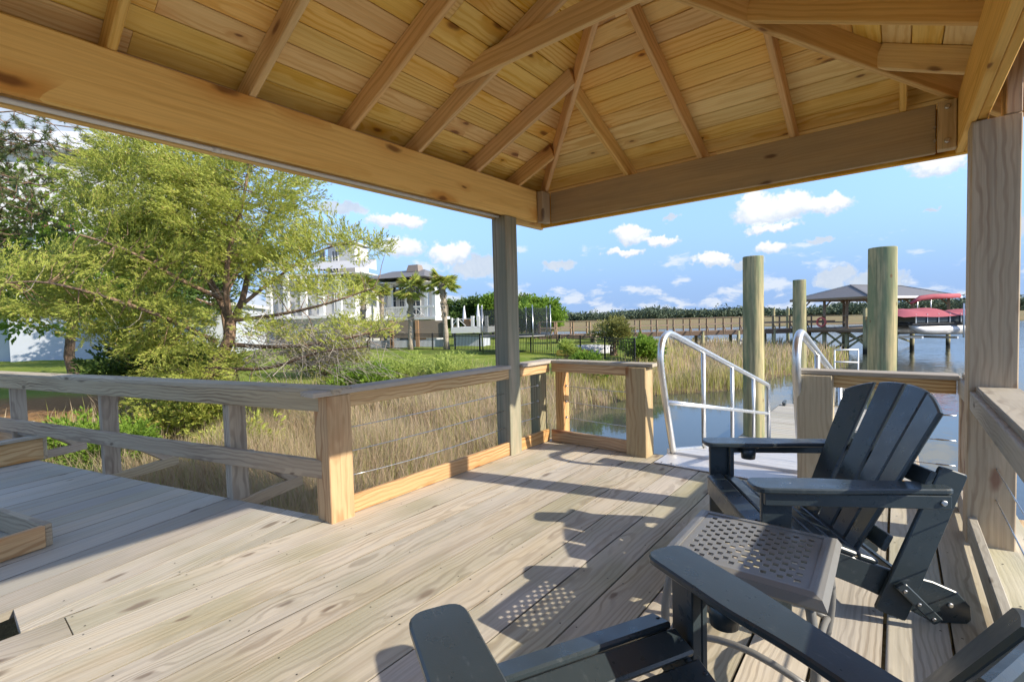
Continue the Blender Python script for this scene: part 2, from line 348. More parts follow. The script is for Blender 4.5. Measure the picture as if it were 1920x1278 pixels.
# walkway deck, turned against the pavilion
WA = R(14.5); wu = Vector((-math.cos(WA), -math.sin(WA), 0)); wn = Vector((math.sin(WA), -math.cos(WA), 0))   # along the walkway, across it towards the near side
WO = Vector((-2.80, 1.535, 0))
walk = thing('walkway_deck', tuple(WO), 'grey plank walkway leading from the pavilion to the shore', 'deck')
def clip(poly, n, d):                              # keep the side where n.p <= d
    out = []
    for i in range(len(poly)):
        a_, b_ = poly[i], poly[(i + 1) % len(poly)]; fa, fb = n[0] * a_[0] + n[1] * a_[1] - d, n[0] * b_[0] + n[1] * b_[1] - d
        if fa <= 0: out.append(a_)
        if fa * fb < 0: s_ = fa / (fa - fb); out.append((a_[0] + (b_[0] - a_[0]) * s_, a_[1] + (b_[1] - a_[1]) * s_))
    return out
for i in range(46):
    a = .02 + .1985 * i; zt = -.001 - .0015 * random.random()
    A0, A1 = WO + wu * a, WO + wu * (a + .1940)
    quad = [A0 + wn * -.05, A1 + wn * -.05, A1 + wn * 1.95, A0 + wn * 1.95]; quad = [(q.x, q.y) for q in quad]
    quad = clip(quad, (1, 0), -2.818)               # cut along the edge of the pavilion boards
    if i < 3: quad = clip(quad, (0, -1), -.185)     # the notch left open beside the pavilion edge
    if len(quad) < 3: continue
    M = frame(A0 + wn * .9, wn, (0, 0, 1)); Mi = M.inverted(); loc = [Mi @ Vector((x, y, zt)) for x, y in quad]
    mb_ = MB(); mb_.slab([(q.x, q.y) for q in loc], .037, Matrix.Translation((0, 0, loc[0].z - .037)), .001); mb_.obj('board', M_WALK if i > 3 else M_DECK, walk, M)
for s in (.05, .9, 1.8):
    board('stringer', WO + wu * .1 + wn * s + Vector((0, 0, -.16)), WO + wu * 9.2 + wn * s + Vector((0, 0, -.16)), .04, .235, M_POST, walk)
for a in (2.2, 5.2, 8.4):
    for s in (.1, 1.75):
        q = WO + wu * a + wn * s; MB().tube([(q.x, q.y, -2.4), (q.x, q.y, -.28)], .12, 12).obj('foundation_pile', M_POST, walk, None, True)
def curb(name, px, z1, L, wdt, label, ang=0.0):
    c = pz(px[0], px[1], 0); t_ = thing(name, tuple(c), label, 'wooden box')
    u = wu; n = wn
    o = Vector(c)
    a, b, d, e = o, o + u * L, o + u * L + n * wdt, o + n * wdt
    up = Vector((0, 0, z1 / 2))
    board('side', a + up, b + up, .036, z1, M_RAIL, t_); board('side', e + up, d + up, .036, z1, M_FRESH, t_)
    board('end', a + n * .02 + up, e - n * .02 + up, .036, z1 - .004, M_FRESH, t_); board('end', b + n * .02 + up, d - n * .02 + up, .036, z1 - .004, M_FRESH, t_)
    return t_, a, b, d, e
curb('curb_box', (93, 1022), .13, .9, 1.15, 'low open wooden frame standing on the walkway boards')
bx, a, b, d, e = curb('planter_box', (86, 858), .21, 1.1, .9, 'capped wooden box beside the walkway railing')
for (p, q) in ((a, b), (e, d), (a, e), (b, d)):
    board('top_trim', p + Vector((0, 0, .226)), q + Vector((0, 0, .226)), .10, .03, M_CAP, bx)

# ------------------------------------------------------------------ pavilion frame and roof
pav = thing('pavilion', (-1.24, 1.2, 0), 'timber hip roof pavilion frame with yellow pine ceiling', 'pavilion')
Z0, Z1, TP = 2.198, 2.502, .4167
YF = -1.7
board('beam', (EX - .019, YF, (Z0 + Z1) / 2), (EX - .019, 3.83, (Z0 + Z1) / 2), .038, Z1 - Z0, M_BEAM, pav)
board('beam', (EX - .137, YF, (Z0 + Z1) / 2 - .012), (EX - .137, 4.10, (Z0 + Z1) / 2 - .012), .038, Z1 - Z0 + .016, M_BEAM, pav)
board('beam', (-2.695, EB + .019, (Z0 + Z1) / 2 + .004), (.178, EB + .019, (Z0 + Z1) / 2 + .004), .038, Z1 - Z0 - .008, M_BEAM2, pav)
board('beam', (-2.93, EB + .10, (Z0 + Z1) / 2 - .006), (.42, EB + .10, (Z0 + Z1) / 2 - .006), .038, Z1 - Z0, M_BEAM, pav)
board('beam', (ERX + .019, YF, (Z0 + Z1) / 2), (ERX + .019, 4.05, (Z0 + Z1) / 2), .038, Z1 - Z0, M_RAFT, pav)
board('beam', (ERX + .060, YF, (Z0 + Z1) / 2 + .002), (ERX + .060, 4.05, (Z0 + Z1) / 2 + .002), .038, Z1 - Z0 - .004, M_RAFT, pav)
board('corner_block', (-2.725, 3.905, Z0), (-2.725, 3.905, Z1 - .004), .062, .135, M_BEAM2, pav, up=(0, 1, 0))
cb = board('corner_block', (.226, 3.945, Z0 + .004), (.226, 3.945, Z1 - .012), .086, .068, M_FRESH, pav, up=(0, 1, 0))
for z in (2.25, 2.45): bolt('bolt', (.226, 3.911, z), (0, -1, 0), .015, M_STEEL, cb, .014)
for z in (2.28, 2.36): bolt('bolt', (.172, 3.977, z), (0, -1, 0), .008, M_STEEL, pav, .01)
def post(p, s, z0, z1, mat, parent, name='post', sy=None):
    return board(name, (p[0], p[1], z0), (p[0], p[1], z1), s, sy or s, mat, parent, up=(0, 1, 0), c=.005)
post((-2.8345, 3.415), .165, -.30, Z0 - .003, M_POSTG, pav)
post((.381, 3.512), .184, -.30, Z0 - .003, M_POSTB, pav, sy=.165)
board('post_notch', (.443, 3.512, Z0), (.443, 3.512, Z1 + .04), .058, .163, M_POSTB, pav, up=(0, 1, 0))
post((-2.8345, -1.0), .165, -.30, Z0 - .003, M_POST, pav); post((.3875, -1.0), .165, -.30, Z0 - .003, M_POST, pav)
XR = (EX + ERX) / 2; HALF = XR - EX; YH = EB - HALF           # ridge line, back hip apex
YFH = YF + HALF
EAVE = .30; RD = .135; RW = .038
cs = 1 / math.sqrt(1 + TP * TP)
def rafter(p0, p1, name='rafter', depth=RD, w=RW, mat=None, up=(0, 0, 1)):
    """p0, p1 lie on the rafter's bottom edge"""
    p0, p1 = Vector(p0), Vector(p1); u = (p1 - p0).normalized(); side = u.cross(Vector((0, 0, 1))); nn = side.cross(u).normalized()
    return board(name, p0 + nn * depth / 2, p1 + nn * depth / 2, w, depth, mat or M_RAFT, pav, up=tuple(nn), c=.005)
for y in (-1.20, -.60, .0, .587, 1.19, 1.806, 2.367, 3.0, 3.57):
    xt = XR if YFH < y < YH else (EX + (EB - y) if y >= YH else EX + (y - YF))
    for sgn in (-1, 1):
        run = xt - EX - .01; e0 = EX if sgn < 0 else ERX
        yy = y if sgn < 0 else y + (.03 if y > 2.9 else -.05)
        rafter((e0 + sgn * EAVE, yy, Z1 - EAVE * TP + .004), (e0 - sgn * run, yy, Z1 + run * TP + .004))
        # plumb trimmed tail piece just inside the beam
for x in (-1.879, -1.241, -.595, .02):
    run = (x - EX if x < XR else ERX - x) - .01 if abs(x - XR) > .05 else HALF
    rafter((x, EB + EAVE, Z1 - EAVE * TP + .004), (x, EB - run, Z1 + run * TP + .004))
for x in (-1.879, -1.241, -.595):
    run = (x - EX if x < XR else ERX - x) - .01
    rafter((x, YF - EAVE, Z1 - EAVE * TP + .004), (x, YF + run, Z1 + run * TP + .004))
AP = Z1 + HALF * TP
for (ex, sx) in ((EX, 1), (ERX, -1)):
    rafter((ex - sx * EAVE, EB + EAVE, Z1 - EAVE * TP - .01), (XR, YH, AP - .01), 'hip_rafter', .17)
    rafter((ex - sx * EAVE, YF - EAVE, Z1 - EAVE * TP - .01), (XR, YFH, AP - .01), 'hip_rafter', .17)
board('ridge_board', (XR, YFH, AP + .06), (XR, YH, AP + .06), .038, .19, M_RAFT, pav)
for y in (2.326, 1.149, -.04):
    board('collar_tie', (-2.33, y, 2.885), (-.155, y, 2.885), .036, .135, M_RAFT, pav)
# ceiling boards of the four slopes, each clipped along the hips
CZ = Z1 + RD / cs + .006
BW = .142
def slope(name, org, along, inward, smax0, smax1):
    """org: eave line corner; along: unit along the eave; inward: horizontal unit towards the ridge; board ends given per run by smax0/smax1"""
    part = thing('roof_slope', tuple(org), None, None, parent=pav)
    along, inward = Vector(along), Vector(inward)
    up = (inward + Vector((0, 0, TP))).normalized(); nrm = along.cross(up); nrm = nrm if nrm.z > 0 else -nrm
    n = int(((HALF + EAVE) / cs) / BW)
    for i in range(n + 1):
        r0 = i * BW * cs; r1 = min((i + 1) * BW * cs - .005 * cs, HALF + EAVE)
        if r1 - r0 < .02: continue
        a0, b0, a1, b1 = smax0(r0), smax1(r0), smax0(r1), smax1(r1)
        if b0 - a0 < .03: continue
        base = Vector(org)
        # split into two lengths butted over a rafter
        cut = [None] if b0 - a0 < 3.6 else [a0 + (b0 - a0) * random.uniform(.3, .7)]
        segs = [(a0, b0, a1, b1)] if cut[0] is None else [(a0, cut[0] - .001, a1, cut[0] - .001), (cut[0] + .001, b0, cut[0] + .001, b1)]
        for (pa, pb, qa, qb) in segs:
            mid = base + along * ((pa + pb) / 2) + up * ((r0 + r1) / 2 / cs)
            M = Matrix(((along.x, up.x, nrm.x, mid.x), (along.y, up.y, nrm.y, mid.y), (along.z, up.z, nrm.z, mid.z), (0, 0, 0, 1)))
            hw = (r1 - r0) / 2 / cs; mm = (pa + pb) / 2; th = .019; c = .003
            lo = [(pa - mm, -hw + c), (pb - mm, -hw + c), (qb - mm, hw - c), (qa - mm, hw - c)]
            me = [(pa - mm, -hw), (pb - mm, -hw), (qb - mm, hw), (qa - mm, hw)]
            V = [(x, y, 0) for x, y in lo] + [(x, y, c) for x, y in me] + [(x, y, th) for x, y in me]
            Fc = [(3, 2, 1, 0), (8, 9, 10, 11)] + [(r * 4 + k_, r * 4 + (k_ + 1) % 4, (r + 1) * 4 + (k_ + 1) % 4, (r + 1) * 4 + k_) for r in (0, 1) for k_ in range(4)]
            if along.cross(up).z < 0: Fc = [f[::-1] for f in Fc]
            mesh_obj('board', V, Fc, M_CEIL, part, M)
    return part
zo = CZ - EAVE * TP
slope('left', (EX - EAVE, 0, zo), (0, 1, 0), (1, 0, 0), lambda r: YF - EAVE + r + .004, lambda r: EB + EAVE - r - .004)
slope('right', (ERX + EAVE, 0, zo), (0, 1, 0), (-1, 0, 0), lambda r: YF - EAVE + r + .004, lambda r: EB + EAVE - r - .004)
slope('back', (0, EB + EAVE, zo), (1, 0, 0), (0, -1, 0), lambda r: EX - EAVE + r + .004, lambda r: ERX + EAVE - r - .004)
slope('front', (0, YF - EAVE, zo), (1, 0, 0), (0, 1, 0), lambda r: EX - EAVE + r + .004, lambda r: ERX + EAVE - r - .004)
M_ROOF = plain('grey_metal_roof', (.33, .34, .36), .4, .7, .5, .06, 3)
def roof_skin(z, e):
    x0_, x1_, y0_, y1_ = EX - EAVE - e, ERX + EAVE + e, YF - EAVE - e, EB + EAVE + e; zz = z - (EAVE + e) * TP; t_ = z + HALF * TP
    V = [(x0_, y0_, zz), (x1_, y0_, zz), (x1_, y1_, zz), (x0_, y1_, zz), (XR, YFH, t_), (XR, YH, t_)]
    return V, [(0, 1, 4), (1, 2, 5, 4), (2, 3, 5), (3, 0, 4, 5)]
V, Fc = roof_skin(CZ + .04, .04); mesh_obj('roof_panel', V, Fc, M_ROOF, pav)
fz = CZ - EAVE * TP - .05
for (p, q) in (((EX - EAVE - .012, YF - EAVE, fz), (EX - EAVE - .012, EB + EAVE, fz)), ((ERX + EAVE + .012, YF - EAVE, fz), (ERX + EAVE + .012, EB + EAVE, fz)),
               ((EX - EAVE - .03, EB + EAVE + .012, fz), (ERX + EAVE + .03, EB + EAVE + .012, fz)), ((EX - EAVE - .03, YF - EAVE - .012, fz), (ERX + EAVE + .03, YF - EAVE - .012, fz))):
    board('fascia', p, q, .02, .15, M_FRESH, pav)
cd = MB(); cd.tube([(EX - .075, YF, Z0 - .010), (EX - .075, 3.33, Z0 - .010)], .0125, 10); cdo = cd.obj('conduit', M_WHITE, pav, None, True)
for y in (1.02, 2.45): MB().tube([(EX - .075, y - .02, Z0 - .010), (EX - .075, y + .02, Z0 - .010)], .0155, 10).obj('coupling', M_WHITE, cdo, None, True)

# ------------------------------------------------------------------ railings
def cable(name, p0, p1, sag, parent, r=.0032):
    p0, p1 = Vector(p0), Vector(p1); n = 10
    pts = [p0.lerp(p1, i / n) - Vector((0, 0, sag * 4 * (i / n) * (1 - i / n))) for i in range(n + 1)]
    return MB().tube(pts, r, 6).obj(name, M_STEEL, parent, None, True)
CT = .832
# cable railing along the marsh side
rl = thing('cable_railing', (EX, 2.8, 0), 'cable railing with flat wooden cap between corner post and pavilion post', 'railing', 'cable railings around the pavilion')
board('cap', (-2.80, 1.44, CT - .015), (-2.80, 3.333, CT - .015), .155, .032, M_CAP, rl)
board('cap', (-2.80, 3.50, CT - .015), (-2.80, 4.07, CT - .015), .155, .032, M_CAP, rl)
board('apron', (EX - .016, 1.70, .756), (EX - .016, 3.333, .756), .032, .092, M_FRESH, rl)
board('apron', (EX - .016, 3.50, .756), (EX - .016, 3.985, .756), .032, .092, M_FRESH, rl)
board('kick_board', (EX - .029, 1.70, .062), (EX - .029, 3.333, .062), .032, .118, M_FRESH, rl)
board('kick_board', (EX - .029, 3.50, .062), (EX - .029, 3.985, .062), .032, .118, M_FRESH, rl)
post((-2.813, 1.615), .165, -.28, CT - .034, M_FRESH, rl); post((-2.862, 3.93), .12, -.28, CT - .034, M_POSTG, rl)
for z in (.24, .40, .56):
    cable('cable', (EX - .07, 1.69, z), (EX - .07, 3.34, z + .01), .028 if z < .3 else .008, rl)
    cable('cable', (EX - .07, 3.49, z + .02), (EX - .07, 3.885, z + .02), .0, rl)
    bolt('cable_fitting', (EX - .07, 3.875, z + .02), (0, -1, 0), .013, M_STEEL, rl, .02)
# back railing, marsh side of the gangway
YB = 4.0
rb = thing('cable_railing', (-2.2, YB, 0), 'short cable railing ending beside the gangway handrail, marsh grass behind', 'railing', 'cable railings around the pavilion')
board('cap', (-2.722, 4.045, CT - .016), (-1.655, 4.045, CT - .016), .16, .030, M_CAP, rb)
board('apron', (-2.735, 4.0, .758), (-1.905, 4.0, .758), .03, .088, M_FRESH, rb)
board('kick_board', (-2.75, 4.0, .062), (-1.905, 4.0, .062), .03, .118, M_FRESH, rb)
post((-2.66, 4.065), .10, -.28, CT - .034, M_FRESH, rb); post((-1.805, 4.02), .19, -.28, CT - .034, M_POST, rb, sy=.165)
for z in (.25, .41, .57):
    cable('cable', (-2.612, 4.05, z), (-1.90, 4.05, z - .015), .006, rb); bolt('cable_fitting', (-2.615, 4.05, z), (1, 0, 0), .013, M_STEEL, rb, .02)
# back railing, river side of the gangway
rr = thing('cable_railing', (-.1, YB, 0), 'short cable railing behind the chair, beside the round piling', 'railing', 'cable railings around the pavilion')
board('cap', (-.60, 4.045, CT - .016), (.30, 4.045, CT - .016), .16, .030, M_CAP, rr)
board('apron', (-.345, 4.0, .758), (.285, 4.0, .758), .03, .088, M_FRESH, rr)
board('kick_board', (-.345, 4.0, .062), (.285, 4.0, .062), .03, .118, M_FRESH, rr)
post((-.455, 4.02), .21, -.28, CT - .034, M_POST, rr, sy=.165)
for z in (.25, .41, .57):
    cable('cable', (-.35, 4.05, z), (.29, 4.05, z), .003, rr); bolt('turnbuckle', (.20, 4.05, z), (1, 0, 0), .006, M_STEEL, rr, .06)
# river side railing
rv = thing('cable_railing', (.35, 1.5, 0), 'long cable railing with wide weathered cap along the river side', 'railing', 'cable railings around the pavilion')
for (y0, y1) in ((-1.5, 3.428), (3.596, 4.12)):
    board('cap', (.40, y0, CT - .015), (.40, y1, CT - .015), .16, .034, M_CAP, rv)
    board('apron', (.311, y0, .757), (.311, min(y1, 4.06), .757), .03, .098, M_CAP, rv)
    board('kick_board', (.312, y0, .085), (.312, min(y1, 3.95), .085), .036, .115, M_CAP, rv)
post((.365, 3.98), .13, -.28, CT - .034, M_POST, rv, sy=.10)
for y in (1.4, -.6): post((.41, y), .12, -.28, CT - .034, M_POST, rv)
for z in (.25, .41, .57):
    cable('cable', (.40, -1.4, z), (.40, 3.43, z), .006, rv); cable('cable', (.40, 3.59, z), (.40, 3.94, z), 0, rv)
# timber railing of the walkway
wr = thing('walkway_railing', tuple(WO), 'grey two rail timber railing along the walkway, posts braced outside', 'railing')
def wp(a, s, z): q = WO + wu * a - wn * s; return Vector((q.x, q.y, z))
board('cap', wp(-.10, .085, CT - .004), wp(9.3, .085, CT - .004), .16, .032, M_RAIL, wr)
board('top_rail', wp(.03, .022, .755), wp(4.9, .022, .755), .036, .118, M_RAIL, wr)
board('top_rail', wp(4.904, .022, .755), wp(9.3, .022, .755), .036, .118, M_RAIL, wr)
board('lower_rail', wp(-.02, .022, .325), wp(9.3, .022, .325), .036, .118, M_RAIL, wr)
post(wp(.06, .10, 0), .11, -.5, CT - .022, M_RAIL, wr)
for a in (.98, 2.65, 4.32, 6.0, 7.7):
    q = wp(a, .105, 0)
    post(q, .115, -.5, CT - .022, M_RAIL, wr)
    out = wp(a - .06, .62, -.03)
    board('outrigger', wp(a - .06, -.1, -.06), out, .04, .085, M_RAIL, wr); board('brace', wp(a - .055, .16, .30), wp(a - .055, .58, -.02), .04, .085, M_RAIL, wr)
# ------------------------------------------------------------------ chairs
def rounded(pts, r, n=5):
    out = []; k = len(pts)
    for i in range(k):
        p, a, b = np.array(pts[i], float), np.array(pts[i - 1], float), np.array(pts[(i + 1) % k], float)
        rr_ = r[i] if isinstance(r, (list, tuple)) else r
        if rr_ < 1e-4: out.append(tuple(p)); continue
        ua, ub = (a - p), (b - p); la, lb = np.linalg.norm(ua), np.linalg.norm(ub); d = min(rr_, .48 * la, .48 * lb)
        A, B = p + ua / la * d, p + ub / lb * d
        for j in range(n + 1):
            s = j / n; out.append(tuple((1 - s) ** 2 * A + 2 * s * (1 - s) * p + s * s * B))
    return out
def mat3(o, x, y, z):
    x, y, z, o = Vector(x), Vector(y), Vector(z), Vector(o)
    return Matrix(((x.x, y.x, z.x, o.x), (x.y, y.y, z.y, o.y), (x.z, y.z, z.z, o.z), (0, 0, 0, 1)))
def add_chair(p, ang, label, lean_deg):
    """local +x runs from the front edge of the arms to the back, origin on the floor under the arm fronts"""
    root = thing('adirondack_chair', (p[0], p[1], 0), label, 'chair', 'adirondack chairs on the deck', rz=ang)
    RM = WM[root.name]; Z = Vector((0, 0, 1))
    def sub(mb, name, par=root, sm=False): return mb.obj(name, M_CHAIR, par, RM, sm)
    AH = .565
    for s in (-1, 1):
        # arm: broad rounded front, narrowing behind the cup holder
        o = [(0, .075), (0, -.062), (.30, -.062), (.44, -.045), (.72, -.045), (.72, .052), (.46, .060), (.30, .075)]
        o = [(x, s * y) for x, y in o]
        ol = rounded(o, [.05, .05, .03, .05, .035, .035, .06, .06])
        arm = sub(MB().slab(ol, .022, RM and Matrix.Translation((0, s * .33, AH - .022)), .005), 'arm')
        ap = MB(); ap.cbox((.04, s * .375 - .011, AH - .075), (.70, s * .375 + .011, AH - .024), .003); sub(ap, 'arm_apron', arm)
        if True:
            ch = MB(); cx = .23
            ch.tube([(cx, s * .335, AH - .024), (cx, s * .335, AH - .034)], .052, 20); ch.tube([(cx, s * .335, AH - .034), (cx, s * .335, AH - .095)], [.040, .034], 20)
            sub(ch, 'cup_holder', arm, True)
        leg = MB(); leg.cbox((.035, s * .352 - .011, 0), (.15, s * .352 + .011, AH - .024), .004); lg = sub(leg, 'front_leg')
        lip = MB(); lip.cbox((.128, s * .325 - .016, .02), (.15, s * .325 + .016, AH - .026), .003); sub(lip, 'leg_cleat', lg)
        for z in (AH - .06, AH - .17): bolt('bolt', RM @ Vector((.085, s * .364, z)), RM.to_3x3() @ Vector((0, s, 0)), .009, M_STEEL, lg, .006)
        # stringer: curved side rail from the seat front down to the rounded rear foot
        top = [(.02, .375), (.10, .372), (.25, .315), (.42, .25), (.58, .195), (.70, .165), (.79, .125), (.835, .07), (.84, .015), (.825, 0.0)]
        bot = [(.70, 0.0), (.60, .055), (.45, .125), (.30, .185), (.15, .245), (.02, .275)]
        st = MB(); st.slab(top + bot, .022, mat3((0, s * .285 + .011, 0), (1, 0, 0), (0, 0, 1), (0, -1, 0)), .004); sg = sub(st, 'stringer')
        bolt('bolt', RM @ Vector((.76, s * .297, .075)), RM.to_3x3() @ Vector((0, s, 0)), .010, M_STEEL, sg, .008)
        # rear upright that carries the arm, leaning back past it
        ru = MB(); ru.slab(rounded([(.475, .06), (.585, .015), (.80, .60), (.705, .635)], .012, 2), .022, mat3((0, s * .315 + .011, 0), (1, 0, 0), (0, 0, 1), (0, -1, 0)), .004); rup = sub(ru, 'rear_upright')
        bolt('bolt', RM @ Vector((.67, s * .388, AH - .05)), RM.to_3x3() @ Vector((0, s, 0)), .011, M_STEEL, rup, .006)
        ct = MB(); ct.slab(rounded([(.53, .165), (.565, .185), (.70, .045), (.665, .025)], .008, 2), .024, mat3((0, s * .345 + .012, 0), (1, 0, 0), (0, 0, 1), (0, -1, 0)), .004); cl = sub(ct, 'pivot_cleat', rup)
        for q in ((.56, .155), (.61, .105), (.662, .05)): bolt('bolt', RM @ Vector((q[0], s * .357, q[1])), RM.to_3x3() @ Vector((0, s, 0)), .007, M_STEEL, cl, .005)
    # seat slats laid down the stringers
    prof = [(.045, .382, 12), (.13, .375, -16), (.215, .343, -21), (.30, .311, -21), (.385, .277, -21), (.465, .247, -19)]
    fs = MB(); fs.cbox((.008, -.295, .285), (.03, .295, .378), .006); sub(fs, 'front_apron')
    for (x, z, a) in prof:
        sl = MB(); M = Matrix.Translation((x, 0, z)) @ Matrix.Rotation(R(-a), 4, 'Y'); sl.cbox((-.039, -.30, -.010), (.039, .30, .010), .006, M)
        s_ = sub(sl, 'seat_slat')
        for yy in (-.285, .285):
            q = RM @ (M @ Vector((0, yy, .010))); bolt('screw', q, RM.to_3x3() @ (M.to_3x3() @ Vector((0, 0, 1))), .0055, M_CHAIR, s_, .003)
    # back: four fanned slats with an arched top
    lean = R(lean_deg); bo = Vector((.465, 0, .235)); U = Vector((math.sin(lean), 0, math.cos(lean))); N = Vector((math.cos(lean), 0, -math.sin(lean)))
    tot = .30
    def topz(v): return .748 - .10 * (abs(v) / .325) ** 2.2
    for i in range(4):
        f0 = (-1 + .5 * i); f1 = f0 + .5
        b0, b1 = f0 * .235 + .006, f1 * .235 - .006; t0, t1 = f0 * .33 + .009, f1 * .33 - .009
        ol = [(b0, 0), (b1, 0)]
        for j in range(7):
            v = t1 + (t0 - t1) * j / 6; ol.append((v, topz(v)))
        cv = (f0 + f1) / 2; tw_ = cv * R(15); Yv = Vector((0, math.cos(tw_), 0)) - N * math.sin(tw_) * 1.0; Nv = Yv.cross(U); mid_ = (b0 + b1 + t0 + t1) / 4
        ol = [(v - mid_, h_) for v, h_ in ol]
        sb = MB(); sb.slab(ol, .021, mat3(bo + Vector((0, mid_, 0)) - N * .045 * cv * cv, Yv, U, Nv), .006); bs = sub(sb, 'back_slat')
        for h in (.16, .44):
            q = bo + Vector((0, (b0 + b1) / 2 + (t0 + t1 - b0 - b1) / 2 * h / .75, 0)) + U * h
            bolt('screw', RM @ q, RM.to_3x3() @ (-N), .0055, M_CHAIR, bs, .003)
    for h, w_, z_ in ((.10, .29, .03), (.40, .33, .028)):
        cbm = MB(); q = bo + U * h + N * .034; cbm.bar(q - Vector((0, w_, 0)), q + Vector((0, w_, 0)), .022, .07, tuple(U), .004); sub(cbm, 'back_crossbar')
    rb_ = MB(); rb_.cbox((.60, -.285, .115), (.622, .285, .175), .004); sub(rb_, 'rear_crossbar')
    return root
def at_arm(px, py, z=.565): return pz(px, py, z)
add_chair((-.635, 2.335), math.atan2(.53, .85), 'dark navy adirondack chair between the lattice table and the back railing', 25)
add_chair((-.535 - .33 * math.sin(R(28)), 1.315 - .33 * math.cos(R(28))), R(-28), 'dark scuffed adirondack chair with the lattice table between it and the back railing', 31)

# ------------------------------------------------------------------ lattice side table
TZ = .42
tb = thing('side_table', (-.402, 1.81, 0), 'taupe metal side table with a woven lattice top between the chairs', 'table', rz=R(.5))
RM = WM[tb.name]; HT = .252
fr_ = MB()
inn, out_ = HT - .050, HT
cr = [(-1, -1), (1, -1), (1, 1), (-1, 1)]
V = []; Fc = []
for (d, z) in ((inn, TZ - .010), (inn, TZ), (inn + .012, TZ + .001), (out_ - .014, TZ - .006), (out_, TZ - .030), (out_ - .004, TZ - .038), (out_ - .02, TZ - .036)):
    V += [(sx * d, sy * d, z) for sx, sy in cr]
for r in range(6):
    for k_ in range(4): Fc.append((r * 4 + k_, r * 4 + (k_ + 1) % 4, (r + 1) * 4 + (k_ + 1) % 4, (r + 1) * 4 + k_))
mesh_obj('top_frame', V, Fc, M_TABLE, tb, RM)
lat = MB(); nc = 17; pc = 2 * inn / nc; ho = pc * .385; zt_, zb_ = TZ - .004, TZ - .008
for i in range(nc):                                   # punched basket weave: every second cell is open
    for j_ in range(nc):
        cx, cy = -inn + (i + .5) * pc, -inn + (j_ + .5) * pc; h = pc / 2; edge = i in (0, nc - 1) or j_ in (0, nc - 1)
        z = zt_ + (.0012 if (i // 2 + j_) % 2 else 0)
        if (i + j_) % 2 or edge: lat.add([(cx - h, cy - h, zt_), (cx + h, cy - h, zt_), (cx + h, cy + h, zt_), (cx - h, cy + h, zt_)], [(0, 1, 2, 3)])
        else:
            o_ = [(cx - h, cy - h), (cx + h, cy - h), (cx + h, cy + h), (cx - h, cy + h)]; i_ = [(cx - ho, cy - ho), (cx + ho, cy - ho), (cx + ho, cy + ho), (cx - ho, cy + ho)]
            V = [(*q, zt_) for q in o_] + [(*q, zt_) for q in i_] + [(*q, zb_) for q in i_]
            lat.add(V, [(k_, (k_ + 1) % 4, 4 + (k_ + 1) % 4, 4 + k_) for k_ in range(4)] + [(4 + k_, 4 + (k_ + 1) % 4, 8 + (k_ + 1) % 4, 8 + k_) for k_ in range(4)])
lat.obj('lattice_top', M_TABLE, tb, RM)
for sx in (-1, 1):
    for sy in (-1, 1):
        pts = [(sx * .20, sy * .20, TZ - .02)] + [(sx * (.20 + .035 * math.sin(math.pi * q) - .05 * q * (1 - q)), sy * (.20 + .035 * math.sin(math.pi * q)), (TZ - .02) * (1 - q)) for q in np.linspace(.1, 1, 10)]
        MB().tube(pts, .014, 10).obj('leg', M_TABLE, tb, RM, True)
for (a, b) in (((-1, -1), (1, -1)), ((1, -1), (1, 1)), ((1, 1), (-1, 1)), ((-1, 1), (-1, -1))):
    pts = [((a[0] + (b[0] - a[0]) * q) * .212, (a[1] + (b[1] - a[1]) * q) * .212, .12 + .05 * math.sin(math.pi * q)) for q in np.linspace(0, 1, 9)]
    MB().tube(pts, .011, 8).obj('stretcher', M_TABLE, tb, RM, True)

# ------------------------------------------------------------------ gangway, floating dock, pilings
GZ0, GZ1, GY0, GY1 = .02, -.84, 4.16, 8.55
GXL, GXR = -1.56, -.56
def gz(y): return GZ0 + (GZ1 - GZ0) * (y - GY0) / (GY1 - GY0)
gw = thing('gangway', (-1.06, 6.3, -.4), 'sloping aluminium gangway with hooped handrails down to the floating dock', 'gangway')
n = 14
for i in range(n):
    y0 = GY0 + (GY1 - GY0) * i / n; y1 = GY0 + (GY1 - GY0) * (i + 1) / n - .012
    MB().bar(((GXL + GXR) / 2, y0, gz(y0)), ((GXL + GXR) / 2, y1, gz(y1)), GXR - GXL, .03, c=.004).obj('tread', M_ALUP, gw)
for x in (GXL - .03, GXR + .03):
    MB().bar((x, GY0, gz(GY0) - .03), (x, GY1, gz(GY1) - .03), .05, .13, c=.006).obj('side_beam', M_ALU, gw)
pl = MB().cbox((-1.60, 3.835, .004), (-.52, 4.17, .012), .003).obj('hinge_plate', M_ALUP, gw)
for x in (-1.54, -1.46): bolt('bolt', (x, 3.87, .012), (0, 0, 1), .010, M_STEEL, pl, .006)
MB().bar(((GXL + GXR) / 2, GY1 - .02, gz(GY1) + .01), ((GXL + GXR) / 2, GY1 + .45, -.895), GXR - GXL, .012, c=.002).obj('landing_plate', M_ALUP, gw)
def smooth_path(pts, n=6):
    pts = [Vector(p) for p in pts]; out = []
    P = [pts[0]] + pts + [pts[-1]]
    for i in range(1, len(P) - 2):
        for j in range(n):
            s = j / n; a, b, c, d = P[i - 1], P[i], P[i + 1], P[i + 2]
            out.append(.5 * ((2 * b) + (c - a) * s + (2 * a - 5 * b + 4 * c - d) * s * s + (3 * b - a - 3 * c + d) * s ** 3))
    return out + [pts[-1]]
